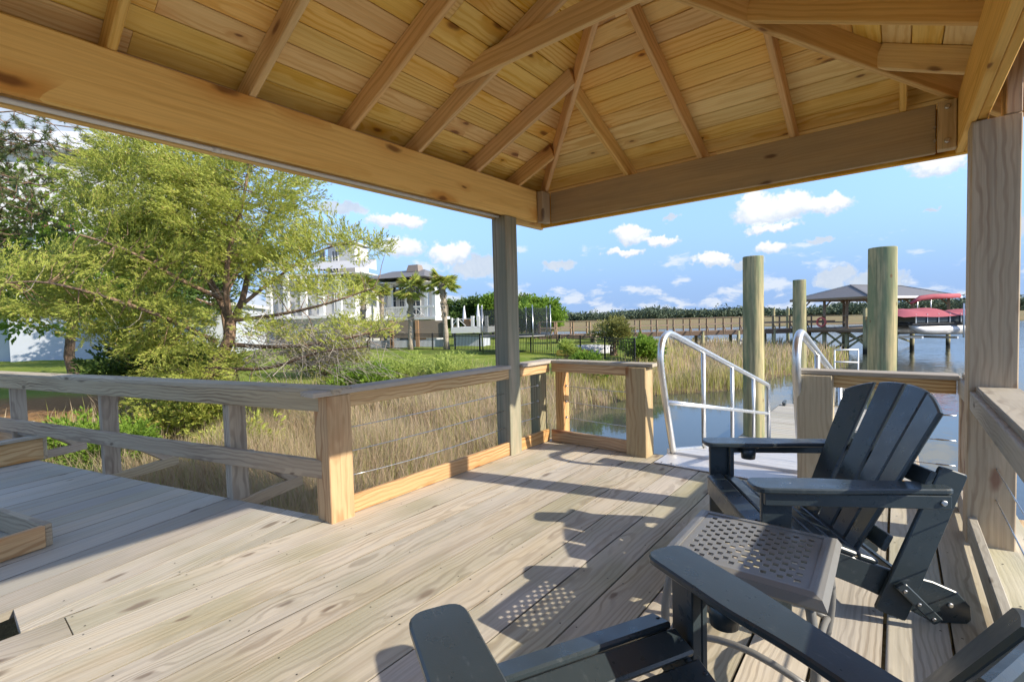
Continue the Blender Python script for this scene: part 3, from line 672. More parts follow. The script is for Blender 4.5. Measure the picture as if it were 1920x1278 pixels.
for x in (GXL, GXR):
    hr = thing('handrail', (x, 4.2, 0), None, None, parent=gw)
    H1 = .93
    y = GY0 - .08
    path = smooth_path([(x, y + .10, .02), (x, y + .03, .22), (x, y - .10, .60), (x, y - .17, .86), (x, y - .13, 1.02), (x, y - .01, 1.09), (x, y + .14, 1.075)])
    ye = GY1 - .35
    path += [Vector((x, ye - .05, gz(ye) + H1))]
    path = path + smooth_path([(x, ye, gz(ye) + H1 - .015), (x, ye + .045, gz(ye) + H1 - .07), (x, ye + .05, gz(ye) + H1 - .18)], 4)
    path.append(Vector((x, ye + .055, gz(ye))))
    MB().tube(path, .029, 14).obj('rail_tube', M_ALU, hr, None, True)
    MB().tube([(x, y - .06, .50), (x, ye + .05, gz(ye) + .46)], .022, 10).obj('mid_rail', M_ALU, hr, None, True)
    for yy in (5.05, 6.15, 7.25):
        zt = 1.075 + (gz(ye) + H1 - 1.075) * (yy - GY0) / (ye - GY0)
        MB().tube([(x, yy, gz(yy) - .02), (x, yy, zt)], .022, 10).obj('upright', M_ALU, hr, None, True)

FZ = -.90
fd = thing('floating_dock', (-1.1, 11, FZ), 'grey plank floating dock at the foot of the gangway', 'dock')
yb = 7.7
while yb < 12.95:
    board('board', (-2.16, yb + .07, FZ - .017), (.22, yb + .07, FZ - .017), .136, .034, M_WALK, fd); yb += .142
for x in (-2.17, .23): board('edge_beam', (x, 7.68, FZ - .11), (x, 12.97, FZ - .11), .045, .18, M_RAIL, fd)
for y in (7.67, 12.98): board('edge_beam', (-2.15, y, FZ - .11), (.21, y, FZ - .11), .045, .18, M_RAIL, fd)
for x in (-1.6, -.3):
    for y in (8.4, 10.3, 12.2): MB().cbox((x - .5, y - .8, FZ - .72), (x + .5, y + .8, FZ - .2), .04).obj('float_drum', M_CHAIR, fd)
cl_ = pz(1462, 742, FZ)
ct_ = thing('dock_cleat', (-2.05, 12.6, FZ), 'small black mooring cleat on the corner of the floating dock', 'cleat')
MB().tube([(-2.05, 12.42, FZ + .08), (-2.05, 12.5, FZ + .10), (-2.05, 12.7, FZ + .10), (-2.05, 12.78, FZ + .08)], .022, 8).obj('horn', M_CHAIR, ct_, None, True)
MB().cbox((-2.08, 12.52, FZ), (-2.02, 12.68, FZ + .085), .01).obj('base', M_CHAIR, ct_)

def piling_mat():
    m, t = new_mat('treated_piling'); oc = t.n('ShaderNodeTexCoord').outputs['Object']
    n1 = t.noise(t.v('MULTIPLY', oc, (1, 1, .18)), 7, 4, .6); n2 = t.noise(t.v('MULTIPLY', oc, (1, 1, .04)), 28, 3, .6)
    c = t.mix(t.mr(n1, .36, .62), (.22, .25, .13), (.47, .385, .20)); c = t.mix(t.mr(n2, .42, .70, 0, .8), c, (.17, .165, .09))
    vo = t.n('ShaderNodeTexVoronoi', {'Vector': t.v('MULTIPLY', oc, (2.0, 2.0, 1.3)), 'Scale': 2.0}); c = t.mix(t.mr(vo.outputs['Distance'], .10, .05, 0, .7), c, (.16, .07, .03))
    z = t.n('ShaderNodeSeparateXYZ', {0: t.n('ShaderNodeNewGeometry').outputs['Position']}).outputs[2]
    c = t.mix(t.mr(t.m('ADD', z, t.m('MULTIPLY', n1, .3)), -.75, -1.15), c, (.035, .033, .025))
    finish(t, c, .85, n2, .4, .006); return m
M_PILE = piling_mat()
def piling(name, p, r, z0, z1, label, group=None, mat=None):
    zs = list(np.linspace(z0, z1 - .02, 7)) + [z1 - .004, z1]; rs = [r * (1.04 - .05 * (z - z0) / (z1 - z0)) * random.uniform(.985, 1.015) for z in zs[:-2]] + [r * .985, r * .95]
    o = MB().tube([(p[0], p[1], z) for z in zs], rs, 24).obj(name, mat or M_PILE, None, None, True)
    return props(o, label, 'piling', group)
q = pd(1413, 700, 8.4); piling('piling', q, .168, -3.2, pd(1413, 482, 8.4)[2], 'tall greenish round piling rising just behind the handrail of the gangway')
q = pd(1499, 650, 13.3); piling('piling', q, .165, -3.2, pd(1499, 525, 13.3)[2], 'greenish round piling standing at the outer end of the floating dock')
q = pd(1654, 600, 6.9); piling('piling', q, .172, -3.2, pd(1654, 465, 6.9)[2], 'thick greenish piling with a small red mark, beyond the short railing')
ld = thing('swim_ladder', tuple(pd(1587, 700, 13.0)), 'white tube ladder frame on the outer edge of the floating dock', 'ladder')
q0, q1 = pd(1565, 656, 13.0), pd(1609, 655, 13.0); b0, b1 = pd(1565, 715, 13), pd(1609, 715, 13); m0, m1 = pd(1565, 678, 13), pd(1609, 679, 13)
b0[2] = b1[2] = FZ - .3
MB().tube([b0, q0], .02, 8).obj('upright', M_WHITE, ld, None, True); MB().tube([b1, q1], .02, 8).obj('upright', M_WHITE, ld, None, True)
MB().tube([q0, q1], .02, 8).obj('rung', M_WHITE, ld, None, True); MB().tube([m0, m1], .02, 8).obj('rung', M_WHITE, ld, None, True)
# ------------------------------------------------------------------ land and water
ZW = -1.45
def inpoly(P, poly):
    x, y = P[:, 0], P[:, 1]; ins = np.zeros(len(P), bool); n = len(poly)
    for i in range(n):
        x1, y1 = poly[i]; x2, y2 = poly[(i + 1) % n]
        if y1 == y2: continue
        c = ((y1 > y) != (y2 > y)) & (x < (x2 - x1) * (y - y1) / (y2 - y1) + x1); ins ^= c
    return ins
def dist_line(P, line):
    d = np.full(len(P), 1e9)
    for a, b in zip(line[:-1], line[1:]):
        a, b = np.array(a), np.array(b); ab = b - a; t = np.clip(((P - a) @ ab) / (ab @ ab + 1e-9), 0, 1)
        d = np.minimum(d, np.linalg.norm(P - (a + t[:, None] * ab), axis=1))
    return d
xy = lambda q: (float(q[0]), float(q[1]))
shore = [(-2.6, -40), (-3.0, -6), (-3.2, 2.0), (-3.6, 5.0)] + [xy(pz(x, y, ZW)) for x, y in ((1052, 822), (1062, 797), (1112, 768), (1170, 752), (1222, 742), (1321, 737), (1391, 731), (1440, 716), (1490, 703), (1560, 690), (1598, 672), (1560, 655), (1470, 648), (1300, 645), (1180, 640))]
shore += [(-30, 48), (-60, 75), (-140, 140), (-600, 500)]
marsh_poly = shore + [(-900, 500), (-900, -40)]
ZL = -.55
upl = [(-10.5, -40), (-9.8, -3)] + [xy(pz(x, y, ZL)) for x, y in ((0, 810), (130, 785), (300, 765), (450, 742), (600, 716), (760, 700), (900, 690), (1060, 692), (1200, 672), (1255, 650), (1180, 634))]
upl += [(-45, 60), (-140, 130), (-600, 480)]
up_poly = upl + [(-900, 480), (-900, -40)]
fb0, fb1 = np.array([-49., 101.]), np.array([19., 143.]); fdir = (fb1 - fb0) / np.linalg.norm(fb1 - fb0); fnrm = np.array([-fdir[1], fdir[0]])
def ground_z(P):
    ds = dist_line(P, shore) * np.where(inpoly(P, marsh_poly), 1, -1)
    du = dist_line(P, upl) * np.where(inpoly(P, up_poly), 1, -1)
    sm = lambda a, b, v: (lambda t: t * t * (3 - 2 * t))(np.clip((v - a) / (b - a), 0, 1))
    z = -2.9 + 1.55 * sm(-2.2, .6, ds) + .80 * sm(-2.6, 1.2, du) + .12 * sm(2, 16, du)
    far = (P - fb0) @ fnrm
    z = np.maximum(z, -2.9 + 1.65 * sm(-3, 3, far + 2.5 * np.sin(P[:, 0] * .06) + 1.5 * np.sin(P[:, 1] * .13)))
    z += .05 * np.sin(P[:, 0] * 1.3 + 1.1) * np.sin(P[:, 1] * 1.1) * sm(-1, 1, ds)
    return z
def axis(lo, hi, mid, fine, n):
    a = [mid]; s = fine
    while a[-1] < hi: a.append(a[-1] + s); s *= 1.0 if a[-1] - mid < 30 else 1.14
    b = [mid]; s = fine
    while b[-1] > lo: b.append(b[-1] - s); s *= 1.0 if mid - b[-1] < 30 else 1.14
    return np.array(b[::-1][:-1] + a)
gx, gy = axis(-3200, 3200, -12, .6, 0), axis(-1500, 4200, 14, .6, 0)
GX, GY = np.meshgrid(gx, gy); GP = np.stack([GX.ravel(), GY.ravel()], 1); GZ_ = ground_z(GP)
nx, ny = len(gx), len(gy); I = np.arange(nx * ny).reshape(ny, nx)
q4 = np.stack([I[:-1, :-1], I[:-1, 1:], I[1:, 1:], I[1:, :-1]], -1).reshape(-1, 4)
def ground_mat():
    m, t = new_mat('ground_cover'); ps = t.n('ShaderNodeNewGeometry').outputs['Position']; sp = t.n('ShaderNodeSeparateXYZ', {0: ps}); z = sp.outputs[2]
    n1 = t.noise(ps, .55, 5, .6); n2 = t.noise(ps, 9, 4, .65); n3 = t.noise(ps, 60, 2, .6); n4 = t.noise(t.v('MULTIPLY', ps, (.02, .02, 0)), 1.0, 5, .6)
    mud = t.mix(n2, (.055, .045, .03), (.12, .095, .06))
    tan = t.mix(t.mr(n1, .3, .7), (.34, .235, .12), (.23, .185, .085)); tan = t.mix(t.mr(n3, .3, .7, 0, .5), tan, (.14, .10, .05))
    tan = t.mix(t.mr(n4, .45, .62, 0, .8), tan, (.17, .17, .07))
    lawn = t.mix(t.mr(n1, .35, .65), (.16, .22, .03), (.26, .29, .06)); lawn = t.mix(t.mr(n3, .3, .75, 0, .45), lawn, (.07, .11, .015))
    straw = t.mix(n2, (.38, .22, .10), (.20, .11, .05))
    c0 = pz(40, 770, ZL); dd = t.v('LENGTH', t.v('MULTIPLY', t.v('SUBTRACT', ps, tuple(c0)), (1, 1, 0)), out=1)
    lawn = t.mix(t.mr(t.m('ADD', dd, t.m('MULTIPLY', n1, 3.0)), 5.0, 3.2), lawn, straw)
    up_ = t.mr(t.m('ADD', z, t.m('MULTIPLY', n2, .12)), -.80, -.62)
    c = t.mix(t.mr(t.m('ADD', z, t.m('MULTIPLY', n2, .15)), -1.42, -1.22), mud, tan)
    c = t.mix(up_, c, lawn)
    finish(t, c, .95, t.m('ADD', n3, n2), .7, .03, spec=.1); return m
M_GROUND = ground_mat()
me = bpy.data.meshes.new('ground'); V = np.column_stack([GP, GZ_])
me.vertices.add(len(V)); me.vertices.foreach_set('co', V.astype(np.float32).ravel()); me.loops.add(q4.size); me.loops.foreach_set('vertex_index', q4.astype(np.int32).ravel())
me.polygons.add(len(q4)); me.polygons.foreach_set('loop_start', np.arange(0, q4.size, 4, dtype=np.int32)); me.polygons.foreach_set('loop_total', np.full(len(q4), 4, np.int32)); me.polygons.foreach_set('use_smooth', np.ones(len(q4), bool))
me.materials.append(M_GROUND); me.update(calc_edges=True)
go = bpy.data.objects.new('ground', me); COL.objects.link(go); props(go, 'marsh bank, lawn and far salt marsh', None, None, 'structure')
def water_mat():
    m, t = new_mat('creek_water'); ps = t.n('ShaderNodeNewGeometry').outputs['Position']
    w1 = t.noise(t.v('MULTIPLY', ps, (1.0, .6, 1)), 1.6, 4, .55); w2 = t.noise(t.v('MULTIPLY', ps, (1.0, .5, 1)), 7.0, 3, .55)
    calm = t.m('ADD', t.mr(t.noise(ps, .09, 3), .40, .62, .12, .8), t.mr(t.v('LENGTH', ps, out=1), 12, 40, 0, 1.2))
    h = t.m('MULTIPLY', t.m('ADD', w1, t.m('MULTIPLY', w2, .25)), calm)
    b = finish(t, (.055, .06, .045), .06, h, .34, .05, spec=.85); b.inputs['IOR'].default_value = 1.33
    return m
M_WATER = water_mat()
wo = mesh_obj('water', [(-3500, -1600, ZW), (3500, -1600, ZW), (3500, 4500, ZW), (-3500, 4500, ZW)], [(0, 1, 2, 3)], M_WATER); props(wo, 'calm tidal creek and river water', None, None, 'structure')

# ------------------------------------------------------------------ foliage tools
def unit(v): return v / (np.linalg.norm(v, axis=-1, keepdims=True) + 1e-9)
def rand_dir(n, up=0.0): 
    d = RNG.normal(size=(n, 3)); d[:, 2] += up; return unit(d)
def leaves(P, D, L, Wd, fold=.0):
    """diamond leaves: base P, direction D, length L, width Wd"""
    n = len(P); L = np.broadcast_to(L, n)[:, None]; Wd = np.broadcast_to(Wd, n)[:, None]
    S = unit(np.cross(D, rand_dir(n)))
    V = np.empty((n, 4, 3)); V[:, 0] = P; V[:, 1] = P + D * L * .45 + S * Wd * .5; V[:, 2] = P + D * L; V[:, 3] = P + D * L * .45 - S * Wd * .5
    i = np.arange(n)[:, None] * 4; T = np.concatenate([i + [0, 1, 2], i + [0, 2, 3]], 1).reshape(-1, 3)
    return V.reshape(-1, 3), T
def merge(parts):
    Vs, Ts, b = [], [], 0
    for V, T in parts: Vs.append(V); Ts.append(T + b); b += len(V)
    return np.concatenate(Vs), np.concatenate(Ts)
def leaf_mat(name, c1, c2, c3=None, trans=.35, scale=.9, rough=.6, odd=.9):
    m, t = new_mat(name); g = t.n('ShaderNodeNewGeometry'); r = g.outputs['Random Per Island']
    n1 = t.noise(g.outputs['Position'], scale, 3, .6)
    c = t.mix(t.m('ADD', t.m('MULTIPLY', t.mr(n1, .3, .7), .6), t.m('MULTIPLY', r, .4)), c1, c2)
    if c3: c = t.mix(t.m('GREATER_THAN', r, odd), c, c3)
    finish(t, c, rough, spec=.25, trans=trans); return m
def bark_mat(name, a, b):
    m, t = new_mat(name); oc = t.n('ShaderNodeTexCoord').outputs['Object']; n1 = t.noise(t.v('MULTIPLY', oc, (1, 1, .3)), 24, 4, .65)
    finish(t, t.mix(t.mr(n1, .3, .7), a, b), .9, n1, .6, .02); return m
M_BARK = bark_mat('cedar_bark', (.12, .075, .05), (.30, .20, .13)); M_TWIG = bark_mat('dead_twig', (.25, .21, .17), (.42, .37, .31)); M_PALMB = bark_mat('palm_bark', (.20, .16, .12), (.40, .34, .26))
def grow_sprays(C, Rr, n, L, Wd, axis_=None, bias=.5, nleaf=7, spread=1.4):
    """foliage clumps: centres C, radius Rr; each clump holds n sprays, each spray a fan of nleaf narrow leaves"""
    N = len(C); Rr = np.broadcast_to(Rr, N)
    cc = np.repeat(C, n, 0); rr = np.repeat(Rr, n)[:, None]
    off = rand_dir(len(cc)) * RNG.random((len(cc), 1)) ** .45 * rr; off[:, 2] *= .55
    P = cc + off; D = unit(off / rr * .7 + (np.repeat(axis_, n, 0) * bias if axis_ is not None else np.array([0, 0, bias])) + rand_dir(len(cc)) * .35)
    Pl = np.repeat(P, nleaf, 0); Dl = np.repeat(D, nleaf, 0); u = RNG.random((len(Pl), 1))
    Pl = Pl + Dl * u * L * spread; Dl = unit(Dl + rand_dir(len(Pl)) * .55)
    return leaves(Pl, Dl, L * RNG.uniform(.6, 1.2, len(Pl)), Wd * RNG.uniform(.7, 1.3, len(Pl)))
def twig(mb, a, b, r0, r1, sag=.1, n=5, wob=.05):
    a, b = np.array(a, float), np.array(b, float); L = np.linalg.norm(b - a)
    pts = [a + (b - a) * s + np.array([0, 0, -sag * L * 4 * s * (1 - s)]) + RNG.normal(size=3) * wob * L * (0 < s < 1) for s in np.linspace(0, 1, n)]
    mb.tube(pts, list(np.linspace(r0, r1, n)), 5, False); return pts
def shrub(name, base, rx, rz, label, mat, n=260, L=.10, Wd=.045, nstem=6, cat='shrub', group=None, nleaf=6, clump=None, lumps=7):
    base = np.array(base, float); root = thing(name, tuple(base), label, cat, group)
    st = MB(); C = []; A = []
    lc = [np.array([RNG.normal() * rx * .42, RNG.normal() * rx * .42, rz * RNG.uniform(.35, .92)]) for _ in range(lumps)]
    for c in lc:
        lr = rx * RNG.uniform(.35, .6)
        k = max(4, n // lumps); o = rand_dir(k) * lr * RNG.random((k, 1)) ** .35; o[:, 2] *= .8
        q = base + c + o; q[:, 2] = np.maximum(q[:, 2], base[2] + .06 * rz); C.append(q); A.append(unit(c + o * 1.2))
        twig(st, base + RNG.normal(size=3) * [.08 * rx, .08 * rx, 0], base + c, .018 * rz + .006, .006, -.05)
    C = np.concatenate(C); A = np.concatenate(A)
    V, T = grow_sprays(C, clump or rx * .16, 4, L, Wd, A, .6, nleaf)
    fast_mesh('crown', V, T, mat, root); st.obj('stem', M_BARK, root)
    return root
M_CEDAR = leaf_mat('cedar_foliage', (.31, .36, .06), (.55, .57, .13), (.44, .36, .12), .45, 1.3)
M_PINE = leaf_mat('pine_needles', (.07, .105, .04), (.15, .19, .06), (.20, .13, .06), .25, 1.3)
M_GREEN = leaf_mat('bright_leaves', (.13, .24, .025), (.28, .40, .06), None, .45, 1.2)
M_DARK = leaf_mat('dark_shrub_leaves', (.045, .09, .02), (.12, .19, .04), None, .30, 1.2)
M_OLIVE = leaf_mat('olive_leaves', (.17, .18, .045), (.34, .32, .10), None, .35, 1.2)
M_LIME = leaf_mat('lime_marsh_shrub', (.28, .37, .07), (.50, .55, .16), None, .45, 1.5)
M_FARTREE = leaf_mat('far_tree_leaves', (.085, .14, .035), (.19, .25, .06), None, .3, .5)
M_DRY = leaf_mat('marsh_grass_blades', (.58, .46, .31), (.43, .32, .20), (.36, .35, .15), .5, .9, .7, .82)
M_TALL = leaf_mat('green_cordgrass', (.32, .33, .07), (.48, .44, .16), (.35, .27, .13), .4, .7, .7)

# ------------------------------------------------------------------ marsh grass
def blades(P, H, Wd, lean=.30):
    n = len(P); a = RNG.uniform(0, math.tau, n); wind = np.stack([.35 + .9 * np.sin(P[:, 0] * 1.7 + 2.1 * np.sin(P[:, 1] * .8)), -.45 + .9 * np.cos(P[:, 1] * 1.5 + 1.8 * np.sin(P[:, 0] * 1.1))], 1) * .8
    dx = np.stack([np.cos(a), np.sin(a)], 1) * RNG.random((n, 1)) * lean * 1.6 + wind * RNG.random((n, 1)) * lean
    s = RNG.uniform(0, math.tau, n); S = np.stack([np.cos(s), np.sin(s), np.zeros(n)], 1) * (Wd / 2)[:, None]
    m_ = P.copy(); m_[:, :2] += dx * (H * .30)[:, None]; m_[:, 2] += H * .55
    tp = P.copy(); tp[:, :2] += dx * H[:, None]; tp[:, 2] += H * (1 - .35 * (dx ** 2).sum(1))
    V = np.stack([P - S, P + S, m_ + S * .8, m_ - S * .8, tp], 1).reshape(-1, 3)
    i = np.arange(n)[:, None] * 5; T = np.concatenate([i + [0, 1, 2], i + [0, 2, 3], i + [3, 2, 4]], 1).reshape(-1, 3)
    return V, T
def scatter(n, r0, r1, a0, a1):
    """points spread over the ground in a sector round the pavilion"""
    r = np.sqrt(RNG.uniform(r0 * r0, r1 * r1, n)); a = RNG.uniform(a0, a1, n)
    return np.stack([r * np.sin(a), r * np.cos(a)], 1)
parts = []; green = []
for (n, r0, r1, w, h0, h1) in ((90000, 2.4, 6.5, .0065, .45, 1.0), (115000, 6, 12, .010, .5, 1.08), (75000, 11, 20, .018, .6, 1.12), (40000, 19, 34, .036, .6, 1.15), (30000, 30, 52, .06, .6, 1.1)):
    P = scatter(n, r0, r1, R(-100), R(12))
    ds = dist_line(P, shore); ok = inpoly(P, marsh_poly) & (ds > .08); du = dist_line(P, upl) * np.where(inpoly(P, up_poly), 1, -1)
    ok &= du < RNG.uniform(-1.0, .6, len(P))
    # keep clear of the walkway planks
    v = P - np.array([WO.x, WO.y]); al = v @ np.array([wu.x, wu.y]); sc_ = v @ np.array([wn.x, wn.y]); ok &= ~((al > -.3) & (al < 9.5) & (sc_ > -.12) & (sc_ < 2.0)); ok &= ~((P[:, 0] > -3.05) & (P[:, 1] < 4.3))
    patch = np.sin(P[:, 0] * .9 + 1.7 * np.sin(P[:, 1] * .5)) + np.sin(P[:, 1] * 1.1 + P[:, 0] * .3); ok &= RNG.random(len(P)) < .62 + .25 * patch
    P, ds, du = P[ok], ds[ok], du[ok]
    z = ground_z(P); H = RNG.uniform(h0, h1, len(P)) * (.86 + .22 * np.sin(P[:, 0] * 1.3 + P[:, 1] * 2.1) * np.sin(P[:, 1] * .9 - P[:, 0] * .5)) * (1 - .35 * np.exp(-ds / .8)) * np.where(du > -2.5, .75, 1.0); Wd = w * RNG.uniform(.6, 1.3, len(P))
    P3 = np.column_stack([P, z])
    g = (RNG.random(len(P)) < np.where(P[:, 1] > 14, .75 * np.exp(-ds / 2.2), .22 * np.exp(-ds / 1.5)) + .05 + .35 * (np.abs(du + .6) < 1.2))
    parts.append(blades(P3[~g], H[~g], Wd[~g])); green.append(blades(P3[g], H[g] * .9, Wd[g], .2))
V, T = merge(parts); o = fast_mesh('marsh_grass', V, T, M_DRY); props(o, 'tan dry marsh grass covering the creek bank', 'grass', None, 'stuff')
V, T = merge(green); o = fast_mesh('cordgrass', V, T, M_TALL); props(o, 'yellow green cordgrass along the water and the lawn edge', 'grass', None, 'stuff')

# ------------------------------------------------------------------ the cedar over the bank
cd_base = pz(352, 772, -.62); DC = float((cd_base - CAM) @ FW)
ced = thing('cedar_tree', tuple(cd_base), 'wide yellow green cedar with forked trunk and bare lower branches behind the walkway railing', 'tree')
tr = MB(); ctr = lambda x, y, dd=0.0: pd(x, y, DC + dd)
def limb(pts, r0, r1):
    P = smooth_path([tuple(p) for p in pts], 4); tr.tube(P, list(np.linspace(r0, r1, len(P))), 8, False); return [np.array(p) for p in P]
skel = []
skel += limb([cd_base - [0, 0, .2], ctr(365, 745), ctr(400, 690), ctr(428, 640), ctr(432, 600)], .17, .12)
skel += limb([ctr(432, 602), ctr(412, 560, .2), ctr(375, 490, .4), ctr(350, 400, .5), ctr(325, 300, .6), ctr(310, 215, .6)], .10, .025)
skel += limb([ctr(432, 602), ctr(424, 545, -.3), ctr(430, 470, -.5), ctr(455, 380, -.6), ctr(470, 290, -.6)], .08, .02)
skel += limb([ctr(430, 612), ctr(455, 560, .3), ctr(470, 490, .7), ctr(505, 400, 1.0), ctr(535, 310, 1.2)], .085, .02)
skel += limb([ctr(415, 560), ctr(330, 520, -.8), ctr(240, 470, -1.4), ctr(150, 440, -1.8)], .05, .015)
skel += limb([ctr(405, 640), ctr(320, 600, -.6), ctr(210, 560, -1.2), ctr(90, 530, -1.5), ctr(10, 530, -1.5)], .05, .012)
skel += limb([ctr(455, 570), ctr(520, 520, .4), ctr(600, 470, .9), ctr(690, 445, 1.1)], .045, .012)
skel += limb([ctr(440, 600), ctr(520, 590, -.2), ctr(610, 570, -.5), ctr(700, 540, -.7)], .05, .012)
skel += limb([ctr(425, 645), ctr(520, 650, -.4), ctr(620, 640, -.8), ctr(730, 615, -1.0)], .055, .012)
skel += limb([ctr(400, 690), ctr(500, 690, -.5), ctr(600, 660, -.9), ctr(690, 650, -1.2)], .045, .012)
skel += limb([ctr(395, 700), ctr(300, 690, .3), ctr(220, 690, .5)], .04, .012)
SK = np.array(skel)
lumps = [(310, 235, 70, 60), (230, 300, 75, 60), (330, 320, 95, 70), (440, 320, 90, 60), (170, 370, 60, 50), (280, 410, 90, 60), (400, 410, 110, 60), (510, 385, 70, 50), (560, 330, 50, 40),
         (590, 440, 60, 40), (655, 455, 45, 26), (90, 500, 75, 36), (30, 520, 60, 34), (180, 480, 80, 40), (290, 500, 85, 40), (420, 490, 100, 45), (530, 480, 80, 40), (220, 575, 110, 36), (330, 590, 90, 34), (120, 560, 90, 30), (30, 580, 60, 24),
         (560, 540, 80, 34), (640, 545, 50, 22), (310, 650, 60, 40), (385, 700, 45, 40), (430, 690, 40, 34), (500, 610, 60, 24), (660, 620, 60, 22), (700, 612, 40, 16), (600, 640, 60, 20), (690, 465, 30, 20), (480, 250, 70, 50), (300, 700, 60, 36), (240, 640, 70, 34), (340, 735, 60, 30), (450, 735, 50, 26), (190, 620, 70, 24), (370, 640, 60, 40), (270, 450, 90, 50), (360, 360, 90, 60)]
C = []
for (x, y, rx, ry) in lumps:
    k = int(rx * ry / (46 if y < 600 and x < 560 else 90)) + 8
    for _ in range(k):
        a = RNG.normal(size=2) * .5; dd = RNG.normal() * .9
        C.append(pd(x + a[0] * rx, y + a[1] * ry, DC + dd))
C = np.array(C); j = ((C[:, None] - SK[None]) ** 2).sum(-1).argmin(1); A = unit(C - SK[j]); A[:, 2] = A[:, 2] * .6 + .25
V, T = grow_sprays(C, .19, 9, .078, .0150, A, 1.1, 18, 3.6); fast_mesh('crown', V, T, M_CEDAR, ced)
tw = MB()
for i in [i_ for i_ in RNG.permutation(len(C)) if np.linalg.norm(C[i_] - SK[j[i_]]) < .9][:420]: twig(tw, SK[j[i]], C[i], .013, .003, .05, 4, .04)
tr.obj('trunk', M_BARK, ced, None, True); props(tw.obj('branches', M_BARK, ced), kind='stuff')
dt = MB()                                            # tangle of bare grey twigs on the creek side
for _ in range(230):
    s = RNG.uniform(0, 1); a0 = pd(450 + 190 * s, 648 + RNG.normal() * 30, DC - .3 + RNG.normal() * .5); e0 = pd(500 + 240 * s + RNG.normal() * 40, 665 + RNG.normal() * 34, DC - .6 + RNG.normal() * .7)
    twig(dt, a0, e0, .008, .002, -.12 * RNG.random(), 5, .06)
for _ in range(90):
    k = RNG.integers(len(SK)); twig(dt, SK[k], SK[k] + rand_dir(1)[0] * RNG.uniform(.3, .9), .007, .002, .05, 4, .06)
props(dt.obj('bare_branches', M_TWIG, ced), kind='stuff')

# pine reaching in from beside the walkway
pb = pz(-330, 780, -.6); DP = float((pb - CAM) @ FW)
pin = thing('pine_tree', tuple(pb), 'dark needled pine with thin branches beside the white house', 'tree'); tr = MB(); DP_ = 12.5
skel = limb([pb, pb + [.1, .1, 3.0], pb + [.0, .2, 6.0], pb + [.2, .2, 9.0]], .2, .10)
tips = []
for (x, y) in ((70, 250), (150, 240), (200, 300), (120, 330), (40, 300), (180, 380), (60, 400), (130, 430), (20, 440), (210, 270), (90, 470), (10, 230), (30, 360), (110, 270), (60, 330), (150, 290), (190, 340), (100, 390), (30, 270)):
    e0 = pd(x, y, DP_ + RNG.normal() * .6); s0 = pd(-170, y + 40 + RNG.normal() * 30, DP_ + .5)
    pts = twig(tr, s0, e0, .035, .008, -.04, 7, .03)
    for q in pts[1:]:
        for _ in range(5):
            e1 = q + rand_dir(1)[0] * RNG.uniform(.25, .75) * [1, 1, .6]; twig(tr, q, e1, .009, .004, 0, 3, .03); tips.append(e1)
tips = np.array(tips); P = np.repeat(tips, 60, 0); D = rand_dir(len(P), .35); V, T = leaves(P, D, RNG.uniform(.09, .17, len(P)), .012)
fast_mesh('crown', V, T, M_PINE, pin); tr.obj('trunk', M_BARK, pin, None, True)
cone = MB()
for q in tips[RNG.permutation(len(tips))[:70]]: cone.tube([q, q + [0, 0, -.03], q + [0, 0, -.075]], [.018, .028, .008], 6)
props(cone.obj('cones', bark_mat('cone', (.10, .06, .05), (.2, .12, .1)), pin), kind='stuff')

# ------------------------------------------------------------------ shrubs and garden trees
gz1 = lambda p: float(ground_z(np.array([[p[0], p[1]]]))[0])
def on_ground(x, y, d):
    p = pd(x, y, d); return np.array([p[0], p[1], gz1(p)])
shrub('understory_shrub', on_ground(300, 700, 12.2), 1.25, 1.5, 'dark green rounded shrub at the foot of the cedar trunk', M_DARK, 520, .11, .05, lumps=10)
shrub('understory_shrub', on_ground(360, 720, 10.2), .9, .9, 'mid green low shrub directly under the forked cedar trunk', M_CEDAR, 300, .10, .04, lumps=8)
shrub('bank_weeds', on_ground(190, 760, 8.6), .95, .75, 'bright green ferny weeds behind the walkway railing posts', M_GREEN, 420, .10, .03, lumps=10)
shrub('bank_weeds', on_ground(440, 770, 9.0), .8, .6, 'yellow green weeds mixed with tan grass behind the railing', M_CEDAR, 240, .10, .03, lumps=8)
shrub('marsh_shrub', on_ground(850, 670, 16.0), 1.0, 1.15, 'taller lime green feathery shrub on the lawn edge below the terrace fence', M_LIME, 420, .10, .03, lumps=10)
shrub('marsh_shrub', on_ground(765, 690, 16.5), 1.2, .75, 'low lime shrub spreading below the black fence', M_LIME, 420, .10, .03, lumps=10)
shrub('marsh_shrub', on_ground(610, 680, 17), 1.6, 1.0, 'olive and lime thicket seen through the bare cedar twigs', M_OLIVE, 520, .11, .035, lumps=10)
shrub('marsh_shrub', on_ground(690, 690, 15), 1.0, .9, 'mid green bush beside the bare cedar twigs', M_GREEN, 400, .10, .03, lumps=10)
shrub('bank_bush', on_ground(1150, 640, 23), 1.1, 1.75, 'olive brown upright bush in front of the distant dock walk', M_OLIVE, 300, .13, .05, lumps=12)
shrub('bank_bush', on_ground(1196, 650, 21), .75, 1.05, 'vivid green leafy bush at the end of the black fence', M_GREEN, 520, .12, .05, lumps=10)
shrub('bank_bush', on_ground(1108, 668, 17.5), .7, .75, 'small bright green bush growing through the fence pickets', M_GREEN, 260, .10, .035, lumps=8)
shrub('bank_bush', on_ground(1062, 655, 22), .55, .9, 'pale green sapling bush beside a fence post and the upturned boat', M_LIME, 220, .10, .035, lumps=7)
